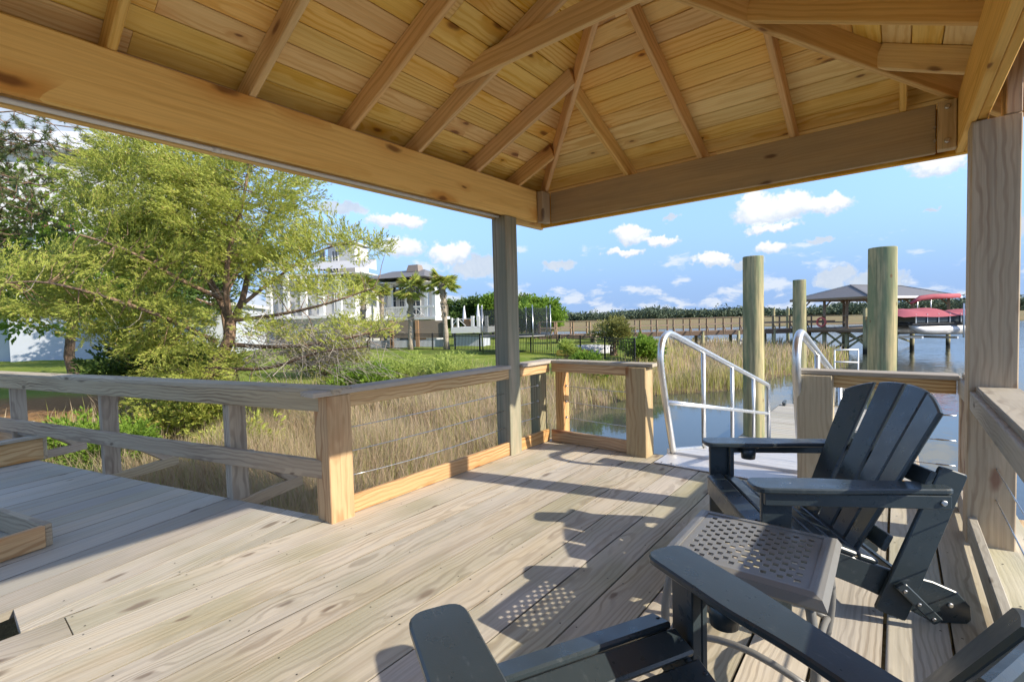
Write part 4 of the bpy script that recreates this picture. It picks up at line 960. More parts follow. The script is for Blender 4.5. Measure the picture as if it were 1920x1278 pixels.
def tree(name, base, h, rx, label, mat, n=700, L=.28, Wd=.14, group='trees behind the gardens'):
    base = np.array(base, float); root = thing(name, tuple(base), label, 'tree', group); st = MB()
    top = base + [0, 0, h * .8]; tp = twig(st, base - [0, 0, .2], top, .05 * rx + .05, .03, 0, 6, .02); C = []; A = []
    for _ in range(14):
        c = np.array([RNG.normal() * rx * .45, RNG.normal() * rx * .45, h * RNG.uniform(.35, .9)]); lr = rx * RNG.uniform(.28, .5); k = n // 14
        o = rand_dir(k) * lr * RNG.random((k, 1)) ** .35; o[:, 2] *= .75; C.append(base + c + o); A.append(unit(o + [0, 0, lr * .4])); twig(st, tp[2], base + c, .035 * rx, .012, 0, 4, .03)
    V, T = grow_sprays(np.concatenate(C), rx * .12, 4, L, Wd, np.concatenate(A), .5, 5)
    fast_mesh('crown', V, T, mat, root); st.obj('trunk', M_BARK, root, None, True); return root
tree('garden_tree', on_ground(1003, 640, 47), 3.9, 2.0, 'light green tree behind the trampoline netting', M_GREEN)
tree('garden_tree', on_ground(1035, 640, 52), 3.5, 1.7, 'rounded bright green tree at the shore end of the distant dock', M_GREEN)
tree('garden_tree', on_ground(970, 640, 52), 4.3, 2.0, 'mid green tree standing behind the trampoline poles', M_FARTREE)
tree('garden_tree', on_ground(890, 630, 58), 4.6, 2.3, 'dark green tree behind the closed parasols', M_DARK)
tree('garden_tree', on_ground(850, 630, 60), 4.6, 2.3, 'mid green tree between palm trunk and parasols', M_FARTREE)
tree('garden_tree', on_ground(925, 630, 56), 4.8, 2.0, 'taller pale green tree between the parasols and the trampoline', M_GREEN)
tree('yard_tree', on_ground(140, 640, 16), 6.8, 2.7, 'fresh green broadleaf tree in front of the white house wall', M_GREEN, 700, .17, .09, None)
tree('yard_tree', on_ground(265, 640, 22), 7.4, 2.0, 'green slender tree beyond the cedar crown', M_DARK, 600, .17, .08, None)

for (x, d, h, lb) in ((300, 27, 8.5, 'added broadleaf tree shading the grey garage wall'), (420, 30, 9.0, 'added tall broadleaf tree behind the cedar fork, shading the garage wall'), (215, 34, 7.5, 'broadleaf tree at the end of the grey garage wall')):  # first two trees hidden by the cedar, added to shade the garage wall
    tree('yard_tree', on_ground(x, 640, d), h, 3.0, lb, M_DARK if x != 420 else M_FARTREE, 700, .22, .11, None)

# ------------------------------------------------------------------ far tree line across the marsh
def treeline():
    Vs = []; Ts = []; b = 0; iv = None
    n = 3600
    for i in range(n):
        x = RNG.uniform(980, 2600); d = RNG.uniform(560, 760)
        p = pd(x, 590, d); hh = RNG.uniform(9, 16) * (1 + .25 * math.sin(x * .011 + 1) + .18 * math.sin(x * .037)) * (.62 + .38 * min(1, max(0, (x - 1000) / 500)))
        if RNG.random() < .05: hh *= RNG.uniform(1.2, 1.55)
        r_ = RNG.uniform(5, 10); k = 60
        c = np.array([p[0], p[1], -1.2]); o = rand_dir(k) * RNG.random((k, 1)) ** .4 * [r_, r_, hh * .5]; P = c + [0, 0, hh * .5] + o
        V, T = leaves(P, rand_dir(k, .3), RNG.uniform(1.6, 3.0, k), 2.0); Vs.append(V); Ts.append(T + b); b += len(V)
    V, T = np.concatenate(Vs), np.concatenate(Ts); o = fast_mesh('treeline', V, T, leaf_mat('distant_woods', (.06, .09, .055), (.12, .15, .085), None, .1, .02))
    props(o, 'dark wooded far shore beyond the salt marsh', 'woods', None, 'stuff')
treeline()
# ------------------------------------------------------------------ houses seen through the trees
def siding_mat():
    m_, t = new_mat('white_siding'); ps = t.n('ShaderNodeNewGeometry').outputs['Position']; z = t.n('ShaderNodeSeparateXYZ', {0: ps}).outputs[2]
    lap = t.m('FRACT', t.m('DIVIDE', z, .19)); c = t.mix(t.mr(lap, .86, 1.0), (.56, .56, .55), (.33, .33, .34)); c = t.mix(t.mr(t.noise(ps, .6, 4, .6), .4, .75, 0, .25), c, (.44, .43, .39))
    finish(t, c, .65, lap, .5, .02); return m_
M_SIDING = siding_mat()
M_STUCCO = plain('pale_grey_stucco', (.46, .49, .53), .8, 0, .2, .06, 1.5, .1, 60)
M_TRIM = plain('white_trim', (.62, .62, .61), .5, 0, .3, .03, 3)
M_GLASS = plain('window_glass', (.06, .08, .10), .08, 0, .8, .1, 1)
M_GREYROOF = plain('grey_roof', (.15, .143, .14), .65, .0, .4, .08, 2)
M_BRICK = plain('brown_timber', (.30, .18, .10), .8, 0, .3, .15, 4)
M_FABRIC = plain('brown_screen_cloth', (.19, .16, .13), .9, 0, .1, .15, .8, .2, 30)
M_BLACK = plain('black_fence_metal', (.016, .017, .018), .45, .3, .5, .1, 6)
M_REDTRIM = plain('dark_red_frame', (.22, .06, .05), .6)
class Facade:
    def __init__(s, px, py, d, yaw):
        s.o = pd(px, py, d); h = np.array([RT[0], RT[1], 0.0]); h /= np.linalg.norm(h); c, sn = math.cos(yaw), math.sin(yaw)
        s.u = np.array([h[0] * c - h[1] * sn, h[0] * sn + h[1] * c, 0.0]); s.n = np.array([s.u[1], -s.u[0], 0.0])     # n points to the camera
    def uz(s, x, y):
        r = ray(x, y); k = ((s.o - CAM) @ s.n) / (r @ s.n); p = CAM + r * k; return (p - s.o) @ s.u, p[2]
    def pt(s, u, z, t): q = s.o + s.u * u + s.n * t; return (q[0], q[1], z)
    def box(s, mb, x0, y0, x1, y1, t0, t1, c=.01):
        u0, za = s.uz(x0, y0); u1, zb = s.uz(x1, y1); return s.ubox(mb, u0, za, u1, zb, t0, t1, c)
    def ubox(s, mb, u0, z0, u1, z1, t0, t1, c=.01):
        M = Matrix(((s.u[0], s.n[0], 0, s.o[0]), (s.u[1], s.n[1], 0, s.o[1]), (0, 0, 1, 0), (0, 0, 0, 1)))
        return mb.cbox((u0, t0, z0), (u1, t1, z1), c, M)
def window(fc, x0, y0, x1, y1, parent, frame_mat=None, t=.02):
    u0, za = fc.uz(x0, y0); u1, zb = fc.uz(x1, y1); z0, z1 = min(za, zb), max(za, zb); f = .07
    w = MB()
    for (a, b, c_, d_) in ((u0, z0, u0 + f, z1), (u1 - f, z0, u1, z1), (u0 + f, z1 - f, u1 - f, z1), (u0 + f, z0, u1 - f, z0 + f), ((u0 + u1) / 2 - .02, z0 + f, (u0 + u1) / 2 + .02, z1 - f), (u0 + f, (z0 + z1) / 2 - .02, u1 - f, (z0 + z1) / 2 + .02)):
        fc.ubox(w, a, b, c_, d_, t, t + .06, .004)
    o = w.obj('window', frame_mat or M_TRIM, parent)
    p = MB(); fc.ubox(p, u0 + f * .5, z0 + f * .5, u1 - f * .5, z1 - f * .5, t - .01, t + .02, .002); p.obj('pane', M_GLASS, o); return o
# big house behind the cedar, grey ground storey below white storeys
h1 = thing('white_house', tuple(pd(60, 640, 30)), 'tall white house with grey ground storey mostly hidden by cedar and pine', 'house')
f1 = Facade(12, 681, 28.5, R(14)); m = MB(); u0, _ = f1.uz(14, 600); f1.ubox(m, u0, -.6, u0 + 12, f1.uz(12, 579)[1], -9, 0, .02); m.obj('garage_wall', M_STUCCO, h1)
m = MB(); f1.ubox(m, u0 - 5, -.6, u0 - .02, 2.55, -9, -1.4, .02); m.obj('recessed_wall', M_STUCCO, h1)
m = MB(); f1.ubox(m, u0 - 6, f1.uz(12, 579)[1], u0 + 12.3, f1.uz(12, 572)[1], -9, .25, .02); m.obj('floor_band', M_TRIM, h1)
zA, zB, zC = f1.uz(12, 572)[1], f1.uz(12, 470)[1], f1.uz(12, 262)[1]
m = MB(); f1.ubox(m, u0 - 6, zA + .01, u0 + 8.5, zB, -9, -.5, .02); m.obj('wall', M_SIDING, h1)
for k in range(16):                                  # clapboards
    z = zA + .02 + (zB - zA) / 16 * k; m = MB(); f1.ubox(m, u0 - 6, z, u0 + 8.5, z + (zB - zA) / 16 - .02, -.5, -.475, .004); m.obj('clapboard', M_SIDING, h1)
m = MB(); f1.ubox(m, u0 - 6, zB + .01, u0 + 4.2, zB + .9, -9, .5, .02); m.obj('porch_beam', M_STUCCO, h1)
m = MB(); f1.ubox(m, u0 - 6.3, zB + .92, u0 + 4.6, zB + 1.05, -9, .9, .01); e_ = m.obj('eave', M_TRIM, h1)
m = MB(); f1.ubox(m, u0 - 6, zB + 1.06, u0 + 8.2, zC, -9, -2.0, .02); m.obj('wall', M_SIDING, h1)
m = MB(); A_ = [f1.pt(u0 - 6.6, zC, -1.2), f1.pt(u0 + 8.9, zC, -1.2), f1.pt(u0 + 8.9, zC, -9.6), f1.pt(u0 - 6.6, zC, -9.6)]; top = [f1.pt(u0 - 2, zC + 2.6, -5.4), f1.pt(u0 + 4.6, zC + 2.6, -5.4)]
m.add([Vector(q) for q in A_ + top], [(0, 1, 5, 4), (1, 2, 5), (2, 3, 4, 5), (3, 0, 4), (3, 2, 1, 0)]); m.obj('roof', plain('white_metal_roof', (.55, .56, .57), .5), h1)
f1b = Facade(12, 681, 28.5, R(14)); f1b.o = f1b.o + f1b.n * -.5
for (a, b, c_, d_, fm) in ((62, 495, 78, 545, M_REDTRIM), (108, 505, 132, 545, M_REDTRIM), (170, 485, 186, 527, M_TRIM), (20, 500, 40, 548, M_TRIM)): window(f1b, a, b, c_, d_, h1, fm)
f1c = Facade(12, 681, 28.5, R(14)); f1c.o = f1c.o + f1c.n * -2.0
for (a, b, c_, d_, fm) in ((78, 395, 92, 436, M_REDTRIM), (120, 385, 140, 436, M_REDTRIM), (20, 330, 40, 370, M_TRIM), (60, 395, 70, 434, M_TRIM)): window(f1c, a, b, c_, d_, h1, fm)
# second white house with tower
h2 = thing('white_house', tuple(pd(560, 640, 42)), 'white siding house with a square upper tower behind the cedar and palms', 'house')
f2 = Facade(560, 640, 42, R(-8))
def hbox(fc, par, name, x0, y0, x1, y1, t0, t1, mat):
    mm = MB(); fc.box(mm, x0, y0, x1, y1, t0, t1, .01); return mm.obj(name, mat, par)
hbox(f2, h2, 'wall', 505, 652, 664, 520, -8, 0, M_SIDING)
hbox(f2, h2, 'tower_wall', 592, 519.5, 642, 452, -5.0, -2.2, M_SIDING); hbox(f2, h2, 'tower_eave', 587, 451, 647, 446, -5.5, -1.6, M_TRIM)
hbox(f2, h2, 'eave', 498, 519, 690, 513, -2.0, .8, M_TRIM); hbox(f2, h2, 'balcony_band', 505, 600, 668, 590, .02, 1.5, M_TRIM)
hbox(f2, h2, 'base_wall', 500, 655, 690, 640, .05, 1.4, M_STUCCO)
mm = MB(); f2.box(mm, 500, 512, 690, 511, -8.5, .9); u0, z0 = f2.uz(496, 512); u1, _ = f2.uz(692, 512)
mm = MB(); mm.add([Vector(f2.pt(*q)) for q in ((u0, z0 + .02, .9), (u1, z0 + .02, .9), (u1, z0 + 1.0, -1.6), (u0, z0 + 1.0, -1.6), (u1, z0 + .02, -1.6), (u0, z0 + .02, -1.6))], [(0, 1, 2, 3), (1, 4, 2), (0, 3, 5)]); mm.obj('porch_roof', plain('pale_metal_roof', (.45, .45, .45), .6), h2)
for x in (520, 552, 584, 616, 648): hbox(f2, h2, 'column', x - 3, 600, x + 3, 520, 1.0, 1.25, M_TRIM)
for (a, b, c_, d_) in ((532, 535, 545, 585), (562, 535, 577, 585), (598, 535, 611, 585), (626, 535, 642, 585), (520, 606, 540, 636), (570, 606, 590, 636), (620, 606, 640, 636)): window(f2, a, b, c_, d_, h2)
f2t = Facade(560, 640, 42, R(-8)); f2t.o = f2t.o + f2t.n * -2.2
for (a, b, c_, d_) in ((598, 470, 612, 508), (622, 470, 636, 508)): window(f2t, a, b, c_, d_, h2)
# porch wing with chimney
h3 = thing('porch_house', tuple(pd(750, 650, 46)), 'white porch house with chimney, balcony and hip roof behind the palms', 'house')
f3 = Facade(750, 650, 46, R(-20))
hbox(f3, h3, 'wall', 690, 655, 784, 534, -5.5, -3.0, M_SIDING)
hbox(f3, h3, 'balcony_floor', 686, 602, 816, 593, -3, 0, M_TRIM)
hbox(f3, h3, 'fascia', 688, 534, 800, 526, -5.6, .5, M_TRIM)
mm = MB(); (u0, z0), (u1, _) = f3.uz(684, 526), f3.uz(804, 526)
mm.add([Vector(f3.pt(*q)) for q in ((u0, z0 + .01, .8), (u1, z0 + .01, .8), (u1, z0 + .01, -5.8), (u0, z0 + .01, -5.8), (u0 + 1.6, z0 + 1.0, -2.4), (u1 - 1.8, z0 + 1.0, -2.4))], [(0, 1, 5, 4), (1, 2, 5), (2, 3, 4, 5), (3, 0, 4), (3, 2, 1, 0)]); mm.obj('roof', M_GREYROOF, h3)
ch = hbox(f3, h3, 'chimney', 746, 524, 767, 506, -2.6, -1.6, M_TRIM)
mm = MB(); (u0, z0), (u1, z1) = f3.uz(745, 507), f3.uz(768, 492); b_ = .16
mm.add([Vector(f3.pt(*q)) for q in ((u0, z0, -1.5), (u1, z0, -1.5), (u1, z0, -2.7), (u0, z0, -2.7), (u0 + b_, z1, -1.7), (u1 - b_, z1, -1.7), (u1 - b_, z1, -2.5), (u0 + b_, z1, -2.5))], [(0, 1, 5, 4), (1, 2, 6, 5), (2, 3, 7, 6), (3, 0, 4, 7), (4, 5, 6, 7)]); mm.obj('chimney_cap', plain('weathered_cap', (.23, .19, .16), .8), ch)
for x in (692, 716, 728, 761, 796, 811): hbox(f3, h3, 'column', x - 2.2, 593, x + 2.2, 533, -.55, -.2, M_TRIM)
for x in (699, 726, 736): hbox(f3, h3, 'pier', x - 3, 655, x + 3, 603, -.9, -.3, M_TRIM)
for (x0_, x1_) in ((704, 721), (740, 794)): hbox(f3, h3, 'screen', x0_, 650, x1_, 606, -2.4, -2.3, M_BRICK)
hbox(f3, h3, 'stone_wall', 795, 655, 813, 603, -1.6, -.5, M_SIDING)
f3w = Facade(750, 650, 46, R(-20)); f3w.o = f3w.o + f3w.n * -3.0
for (a, b, c_, d_) in ((702, 540, 714, 588), (730, 538, 745, 590), (748, 538, 760, 590), (770, 538, 790, 590)): window(f3w, a, b, c_, d_, h3)
rl_ = MB()
f3.box(rl_, 690, 577, 812, 575.5, -.12, -.05)
for x in np.arange(691, 763, 3.2): f3.box(rl_, x, 593, x + 1.3, 576, -.11, -.06, .004)
for (xa, xb) in ((764, 779), (779, 795)):
    for (p, q) in (((xa, 592), (xb, 577)), ((xa, 577), (xb, 592))):
        ua, za = f3.uz(*p); ub, zb = f3.uz(*q); rl_.bar(f3.pt(ua, za, -.08), f3.pt(ub, zb, -.08), .05, .05)
rl_.obj('balcony_railing', M_TRIM, h3)
# screened timber fence and pool deck in front of the houses
sf = thing('screen_fence', tuple(pd(740, 650, 34)), 'brown cloth screen fence on timber posts below the porch house', 'fence')
f4 = Facade(740, 650, 34, R(-6))
for (a, b) in ((650, 696), (697, 735), (736, 783), (784, 838)): hbox(f4, sf, 'cloth_panel', a, 634, b, 600 + RNG.uniform(-1, 1), -.02, .0, M_FABRIC)
for x in (652, 735, 783, 836): hbox(f4, sf, 'post', x - 2.4, 656, x + 2.4, 600, .02, .14, M_BRICK)
hbox(f4, sf, 'base_wall', 650, 656, 838, 636, -.25, -.1, M_STUCCO)
pdk = thing('pool_terrace', tuple(pd(880, 655, 33)), 'white raised terrace with square white posts behind the black fence', 'terrace')
f5 = Facade(880, 655, 33, R(-10))
hbox(f5, pdk, 'platform', 845, 625, 914, 612, -3, -.1, M_TRIM); hbox(f5, pdk, 'skirt_wall', 847, 654, 903, 626, -2.6, -.5, M_STUCCO)
for x in (846, 857, 885, 896, 911): hbox(f5, pdk, 'post', x - (2.6 if x > 870 else 1.2), 614, x + (2.6 if x > 870 else 1.2), 592 if x > 870 else 596, -.3, -.1, M_TRIM)
for (p, q) in (((846, 611), (857, 597)), ((857, 597), (872, 611)), ((846, 599), (882, 597))):
    ua, za = f5.uz(*p); ub, zb = f5.uz(*q); MB().bar(f5.pt(ua, za, -.2), f5.pt(ub, zb, -.2), .05, .05).obj('railing_bar', M_TRIM, pdk)
hbox(f5, pdk, 'slat_panel', 867, 612, 879, 597, -.5, -.4, M_BRICK)
M_CANVAS = plain('pale_canvas', (.62, .64, .68), .9, 0, .1, .06, 3)
for (x, yt, lb) in ((871, 574, 'folded pale parasol beside the slatted panel of the terrace'), (897, 571, 'folded pale parasol, the taller of the pair by the square posts'), (904, 573, 'folded pale parasol, the shorter of the pair by the square posts')):
    b0 = pd(x, 614, 34.6); t0 = pd(x, yt, 34.6); um = thing('parasol', tuple(b0), lb, 'parasol'); L = t0[2] - b0[2]
    MB().tube([b0, t0 + [0, 0, .05]], .025, 6).obj('pole', M_WHITE, um)
    pts = [b0 + [0, 0, L * s] for s in (.28, .34, .5, .8, 1.0)]; MB().tube(pts, [.10, .14, .13, .08, .015], 9).obj('canopy', M_CANVAS, um, None, True)
# ------------------------------------------------------------------ black picket fence
fen = thing('picket_fence', tuple(pz(735, 655, -.5)), 'black metal picket fence along the lawn', 'fence')
FP = [pz(520, 652, -.45), pz(735, 655, -.5), pz(900, 661, -.6), pz(1050, 668, -.68), pd(1190, 660, 19.0)]
FP[-1][2] = -.72
pk = MB()
for a, b in zip(FP[:-1], FP[1:]):
    L = np.linalg.norm((b - a)[:2]); npn = max(1, round(L / 2.2))
    for i in range(npn + 1):
        q = a + (b - a) * i / npn
        if i < npn or b is FP[-1]: MB().cbox((q[0] - .032, q[1] - .032, q[2] - .2), (q[0] + .032, q[1] + .032, q[2] + 1.17), .004).obj('post', M_BLACK, fen)
        if i < npn:
            r = a + (b - a) * (i + 1) / npn
            for hz in (.12, 1.0, 1.12): MB().bar(q + [0, 0, hz], r + [0, 0, hz], .028, .034).obj('rail', M_BLACK, fen)
    for i in range(int(L / .115)):
        q = a + (b - a) * (i + .5) / int(L / .115); pk.cbox((q[0] - .009, q[1] - .009, q[2] + .05), (q[0] + .009, q[1] + .009, q[2] + 1.13), .001)
props(pk.obj('pickets', M_BLACK, fen), kind='stuff')
# ------------------------------------------------------------------ palms
M_FROND = leaf_mat('palm_fronds', (.19, .27, .04), (.42, .43, .09), (.42, .29, .10), .3, 1.5)
def palm(px, cy, gy, d, label, rad=1.05, lean=0):
    b = on_ground(px + lean, gy, d); t0 = pd(px, cy, d); root = thing('palm_tree', tuple(b), label, 'palm', 'palms by the porch house'); tm = MB()
    n = 9; pts = [b + (t0 - b) * s for s in np.linspace(0, 1, n)]; tm.tube(pts, [.22] + [.16 + .02 * math.sin(k * 2.1) for k in range(n - 3)] + [.19, .17], 10)
    tm.obj('trunk', M_PALMB, root, None, True)
    bt = MB()
    for k in range(60):                              # old leaf bases
        s = RNG.uniform(.45, .98); a = RNG.uniform(0, math.tau); q = b + (t0 - b) * s + [.15 * math.cos(a), .15 * math.sin(a), 0]; bt.bar(q, q + [.10 * math.cos(a), .10 * math.sin(a), .22], .07, .03)
    props(bt.obj('leaf_bases', M_PALMB, root), kind='stuff')
    parts = []; pe = MB()
    for k in range(34):
        a = RNG.uniform(0, math.tau); e_ = RNG.uniform(-.55, 1.25); d0 = np.array([math.cos(a) * math.cos(e_), math.sin(a) * math.cos(e_), math.sin(e_)]); L = rad * RNG.uniform(.45, .6)
        c = t0 + d0 * L + [0, 0, -.1 * L]; pe.tube([t0, t0 + d0 * L * .5 + [0, 0, .03], c], [.018, .014, .01], 5)
        side = unit(np.cross(d0, [0, 0, 1.0])); nn = 22; th = np.linspace(-1.45, 1.45, nn); D = np.outer(np.cos(th), d0) + np.outer(np.sin(th), side); D[:, 2] -= .28 + .25 * np.abs(np.sin(th)); D = unit(D)
        parts.append(leaves(np.repeat(c[None], nn, 0), D, rad * .58 * RNG.uniform(.85, 1.1, nn), .075))
    V, T = merge(parts); fast_mesh('crown', V, T, M_FROND, root); pe.obj('frond_stalks', M_FROND, root)
    return root
palm(770, 541, 652, 31, 'palm with plain grey trunk between the porch and the screen fence', 1.15)
palm(829, 531, 656, 30, 'palm with ragged leaf bases down its trunk beside the terrace', 1.15, 9)
palm(681, 541, 650, 32, 'palm in front of the tower house, partly behind cedar twigs', 1.2)
palm(716, 545, 650, 44, 'more distant palm against the porch house wall', 1.0)
# ------------------------------------------------------------------ trampoline, boats on the lawn
trm = thing('trampoline', tuple(on_ground(965, 660, 27)), 'trampoline with tall dark net enclosure on the lawn', 'trampoline'); tc = on_ground(968, 660, 27); RR = 2.0; zt = pd(968, 629, 27)[2]
ring = [(tc[0] + RR * math.cos(a), tc[1] + RR * math.sin(a), zt) for a in np.linspace(0, math.tau, 33)]
MB().tube(ring, .05, 6).obj('rim', M_TABLE, trm, None, True)
MB().add([(tc[0] + RR * .97 * math.cos(a), tc[1] + RR * .97 * math.sin(a), zt) for a in np.linspace(0, math.tau, 33)[:-1]], [tuple(range(32))]).obj('jump_mat', M_BLACK, trm)
ztop = pd(968, 574, 27)[2]
for k in range(8):
    a = k * math.tau / 8 + .35; q = np.array([tc[0] + RR * 1.02 * math.cos(a), tc[1] + RR * 1.02 * math.sin(a), 0])
    MB().tube([(q[0], q[1], tc[2]), (q[0], q[1], ztop)], .03, 6).obj('pole', M_STEEL, trm, None, True)
def net_mat():
    m_, t = new_mat('black_netting'); b = t.n('ShaderNodeBsdfDiffuse', {'Color': (.03, .035, .04, 1)}); tp = t.n('ShaderNodeBsdfTransparent')
    t.n('ShaderNodeOutputMaterial', {'Surface': t.n('ShaderNodeMixShader', {0: .48, 1: tp.outputs[0], 2: b.outputs[0]}).outputs[0]}); return m_
M_NET = net_mat(); nv = [(x * 1 + 0, y, z) for z in (zt, ztop - .15) for (x, y, _) in ring[:-1]]
mesh_obj('net', nv, [(i, (i + 1) % 32, 32 + (i + 1) % 32, 32 + i) for i in range(32)], M_NET, trm, None, True)
def upturned(name, px, py, d, L, Wd, Hh, mat, label, yaw):
    c = on_ground(px, py, d); M = Matrix.Translation(Vector(c)) @ Matrix.Rotation(yaw, 4, 'Z'); V = []; Fc = []; n, k = 13, 9
    for i in range(n):
        s = -1 + 2 * i / (n - 1); w = Wd * (1 - abs(s) ** 2.6) ** .6 + .02; h = Hh * (1 - .25 * s * s)
        for j_ in range(k): a = math.pi * j_ / (k - 1); V.append((s * L / 2, w / 2 * math.cos(a), h * math.sin(a) ** .7 + .02))
    for i in range(n - 1):
        for j_ in range(k - 1): Fc.append((i * k + j_, (i + 1) * k + j_, (i + 1) * k + j_ + 1, i * k + j_ + 1))
    Fc += [tuple(range(k)), tuple(range((n - 1) * k, n * k))[::-1]]
    root = thing(name, tuple(c), label, 'boat', rz=yaw); mesh_obj('hull', V, Fc, mat, root, M, True)
    MB().tube([(s * L / 2, 0, Hh * (1 - .25 * s * s) + .03) for s in np.linspace(-.95, .95, 9)], .025, 6).obj('keel', mat, root, M, True)
upturned('rowing_boat', 1103, 655, 24.5, 2.6, .95, .42, M_TRIM, 'white rowing boat lying upside down behind the fence', R(40))
upturned('kayak', 1075, 662, 23.6, 1.7, .55, .28, plain('yellow_plastic', (.70, .40, .04), .4), 'yellow kayak lying beside the upturned white boat', R(25))

# ------------------------------------------------------------------ the neighbour's dock
M_FDOCK = wood('neighbour_dock_wood', (.31, .21, .125), (.18, .12, .07), contrast=.5, knot=.1, grey=(.25, .20, .15), greyamt=.5, var=.12)
ZD = .15
dA, dB = pz(1012, 628, ZD), pz(1566, 613.5, ZD); du_ = unit(dB - dA); dn_ = np.array([du_[1], -du_[0], 0])
if dn_ @ (CAM - dA) < 0: dn_ = -dn_
dk = thing('dock_walk', tuple(dA), 'long distant timber dock walk with rails on both sides', 'dock', 'neighbouring dock across the marsh'); Ld = np.linalg.norm(dB - dA)
WDK = 1.4
bt = MB(); k_ = 0.0
while k_ < Ld: bt.bar(dA + du_ * (k_ + .07) - dn_ * WDK + [0, 0, -.02], dA + du_ * (k_ + .07) + [0, 0, -.02], .136, .04); k_ += .145
props(bt.obj('boards', M_FDOCK, dk), kind='stuff')
for t_ in (0, WDK): board('stringer', dA - dn_ * (t_ + .0) + [0, 0, -.17], dB - dn_ * t_ + [0, 0, -.20], .06, .32, plain('shade_toned_stringer', (.15, .10, .065), .8), dk)  # shade under the dock walk put into the stringers' darker colour
for t_ in (.02, WDK - .02):
    q0, q1 = dA - dn_ * t_, dB - dn_ * t_
    board('cap_rail', q0 + [0, 0, .98], q1 + [0, 0, .98], .16, .045, M_FDOCK, dk); board('mid_rail', q0 + [0, 0, .50], q1 + [0, 0, .50], .045, .11, M_FDOCK, dk)
    for i in range(int(Ld / 1.28) + 1):
        q = q0 + du_ * 1.28 * i; post(q, .11, ZD - .3, ZD + .96, M_FDOCK, dk)
        if t_ < .5: board('brace', q + dn_ * .02 + [0, 0, .45], q + dn_ * .45 + [0, 0, -.1], .045, .09, M_FDOCK, dk)
for i in range(8):
    for t_ in (.05, WDK - .05):
        q = dA + du_ * (1.5 + i * 2.75) - dn_ * t_; MB().tube([(q[0], q[1], -3), (q[0], q[1], ZD - .05)], .12, 10).obj('pile', M_PILE, dk, None, True)
# boathouse with hip roof
ZE = 2.30
cN, cL, cR = pd(1632, 557, 31), pd(1481, 564.5, 36), pd(1754, 554.5, 37.5)
for q in (cN, cL, cR): q[2] = ZE
a1 = unit(cL - cN); l1 = np.linalg.norm(cL - cN); a2 = np.array([-a1[1], a1[0], 0]); a2 = a2 if a2 @ (cR - cN) > 0 else -a2; l2 = max(4.5, (cR - cN) @ a2)
bh = thing('boathouse', tuple((cN + (a1 * l1 + a2 * l2) / 2) * [1, 1, 0]), 'open timber boathouse with grey metal hip roof at the end of the distant dock', 'boathouse', 'neighbouring dock across the marsh')
rp = lambda s, t_, z: cN + a1 * l1 * s + a2 * l2 * t_ + np.array([0, 0, z - ZE])
hh = min(l1, l2) / 2; zr = ZE + .95
corners = [rp(0, 0, ZE), rp(1, 0, ZE), rp(1, 1, ZE), rp(0, 1, ZE)]
if l1 > l2: rg = [rp(hh / l1, .5, zr), rp(1 - hh / l1, .5, zr)]; Fc = [(0, 1, 5, 4), (1, 2, 5), (2, 3, 4, 5), (3, 0, 4)]
else: rg = [rp(.5, hh / l2, zr), rp(.5, 1 - hh / l2, zr)]; Fc = [(0, 1, 4), (1, 2, 5, 4), (2, 3, 5), (3, 0, 4, 5)]
mm = MB(); mm.add(corners + rg, Fc); rfo = mm.obj('roof', M_GREYROOF, bh)
for f_ in Fc:                                         # standing seams and hip caps
    pass
for (p, q) in ((0, 4), (1, 5 if l1 > l2 else 4), (2, 5), (3, 4 if l1 > l2 else 5), (4, 5)):
    A_ = (corners + rg); MB().bar(A_[p] + [0, 0, .03], A_[q] + [0, 0, .03], .14, .03).obj('ridge_cap', M_GREYROOF, rfo)
for (p, q) in ((0, 1), (1, 2), (2, 3), (3, 0)): board('fascia', corners[p] + [0, 0, -.07], corners[q] + [0, 0, -.07], .03, .15, M_TRIM if p in (3,) else M_FDOCK, bh)
mm = MB(); ins_ = lambda s, t_, z: rp(s, t_, z); mm.add([ins_(.02, .02, ZE - .02), ins_(.98, .02, ZE - .02), ins_(.98, .98, ZE - .02), ins_(.02, .98, ZE - .02)], [(0, 1, 2, 3)]); mm.obj('soffit', M_FDOCK, bh)
for (s, t_) in ((.08, .08), (.36, .08), (.64, .08), (.92, .08), (.08, .92), (.92, .92), (.5, .92), (.92, .5), (.08, .5)):
    q = rp(s, t_, 0); post(q, .17, -.1, ZE - .05, M_FDOCK, bh); MB().tube([(q[0], q[1], -3.2), (q[0], q[1], .0)], .14, 10).obj('pile', M_PILE, bh, None, True)
    board('knee_brace', rp(s, t_, ZE - .65) - a1 * .0, rp(s, t_, ZE - .08) + (a1 if s < .5 else -a1) * .55, .05, .09, M_FDOCK, bh)
mm = MB(); mm.poly([rp(.04, .04, .0), rp(.96, .04, .0), rp(.96, .96, .0), rp(.04, .96, .0)], (0, 0, .14)); mm.obj('deck', M_FDOCK, bh)
for (p, q) in (((.05, .05), (.95, .05)), ((.05, .05), (.05, .95))): board('rim_board', rp(*p, .03) + [0, 0, 0], rp(*q, .03), .05, .28, M_FDOCK, bh)
board('rail', rp(.08, .06, 1.05), rp(.92, .06, 1.05), .14, .04, M_FDOCK, bh); board('rail', rp(.36, .06, .6), rp(.92, .06, .6), .04, .1, M_FDOCK, bh)
for s in (.08, .36, .64): 
    for sg in (0, 1):
        A_, B_ = rp(s, .08, -.05), rp(s + .28, .08, -1.25)
        if sg: A_[2], B_[2] = B_[2], A_[2]
        board('cross_brace', A_, B_, .05, .14, M_PILE, bh)
for t_ in (.08, .5):
    for sg in (0, 1):
        A_, B_ = rp(.5, t_, -.05), rp(.5, t_ + .42, -1.25)
        if sg: A_[2], B_[2] = B_[2], A_[2]
        board('cross_brace', A_, B_, .05, .14, M_PILE, bh)
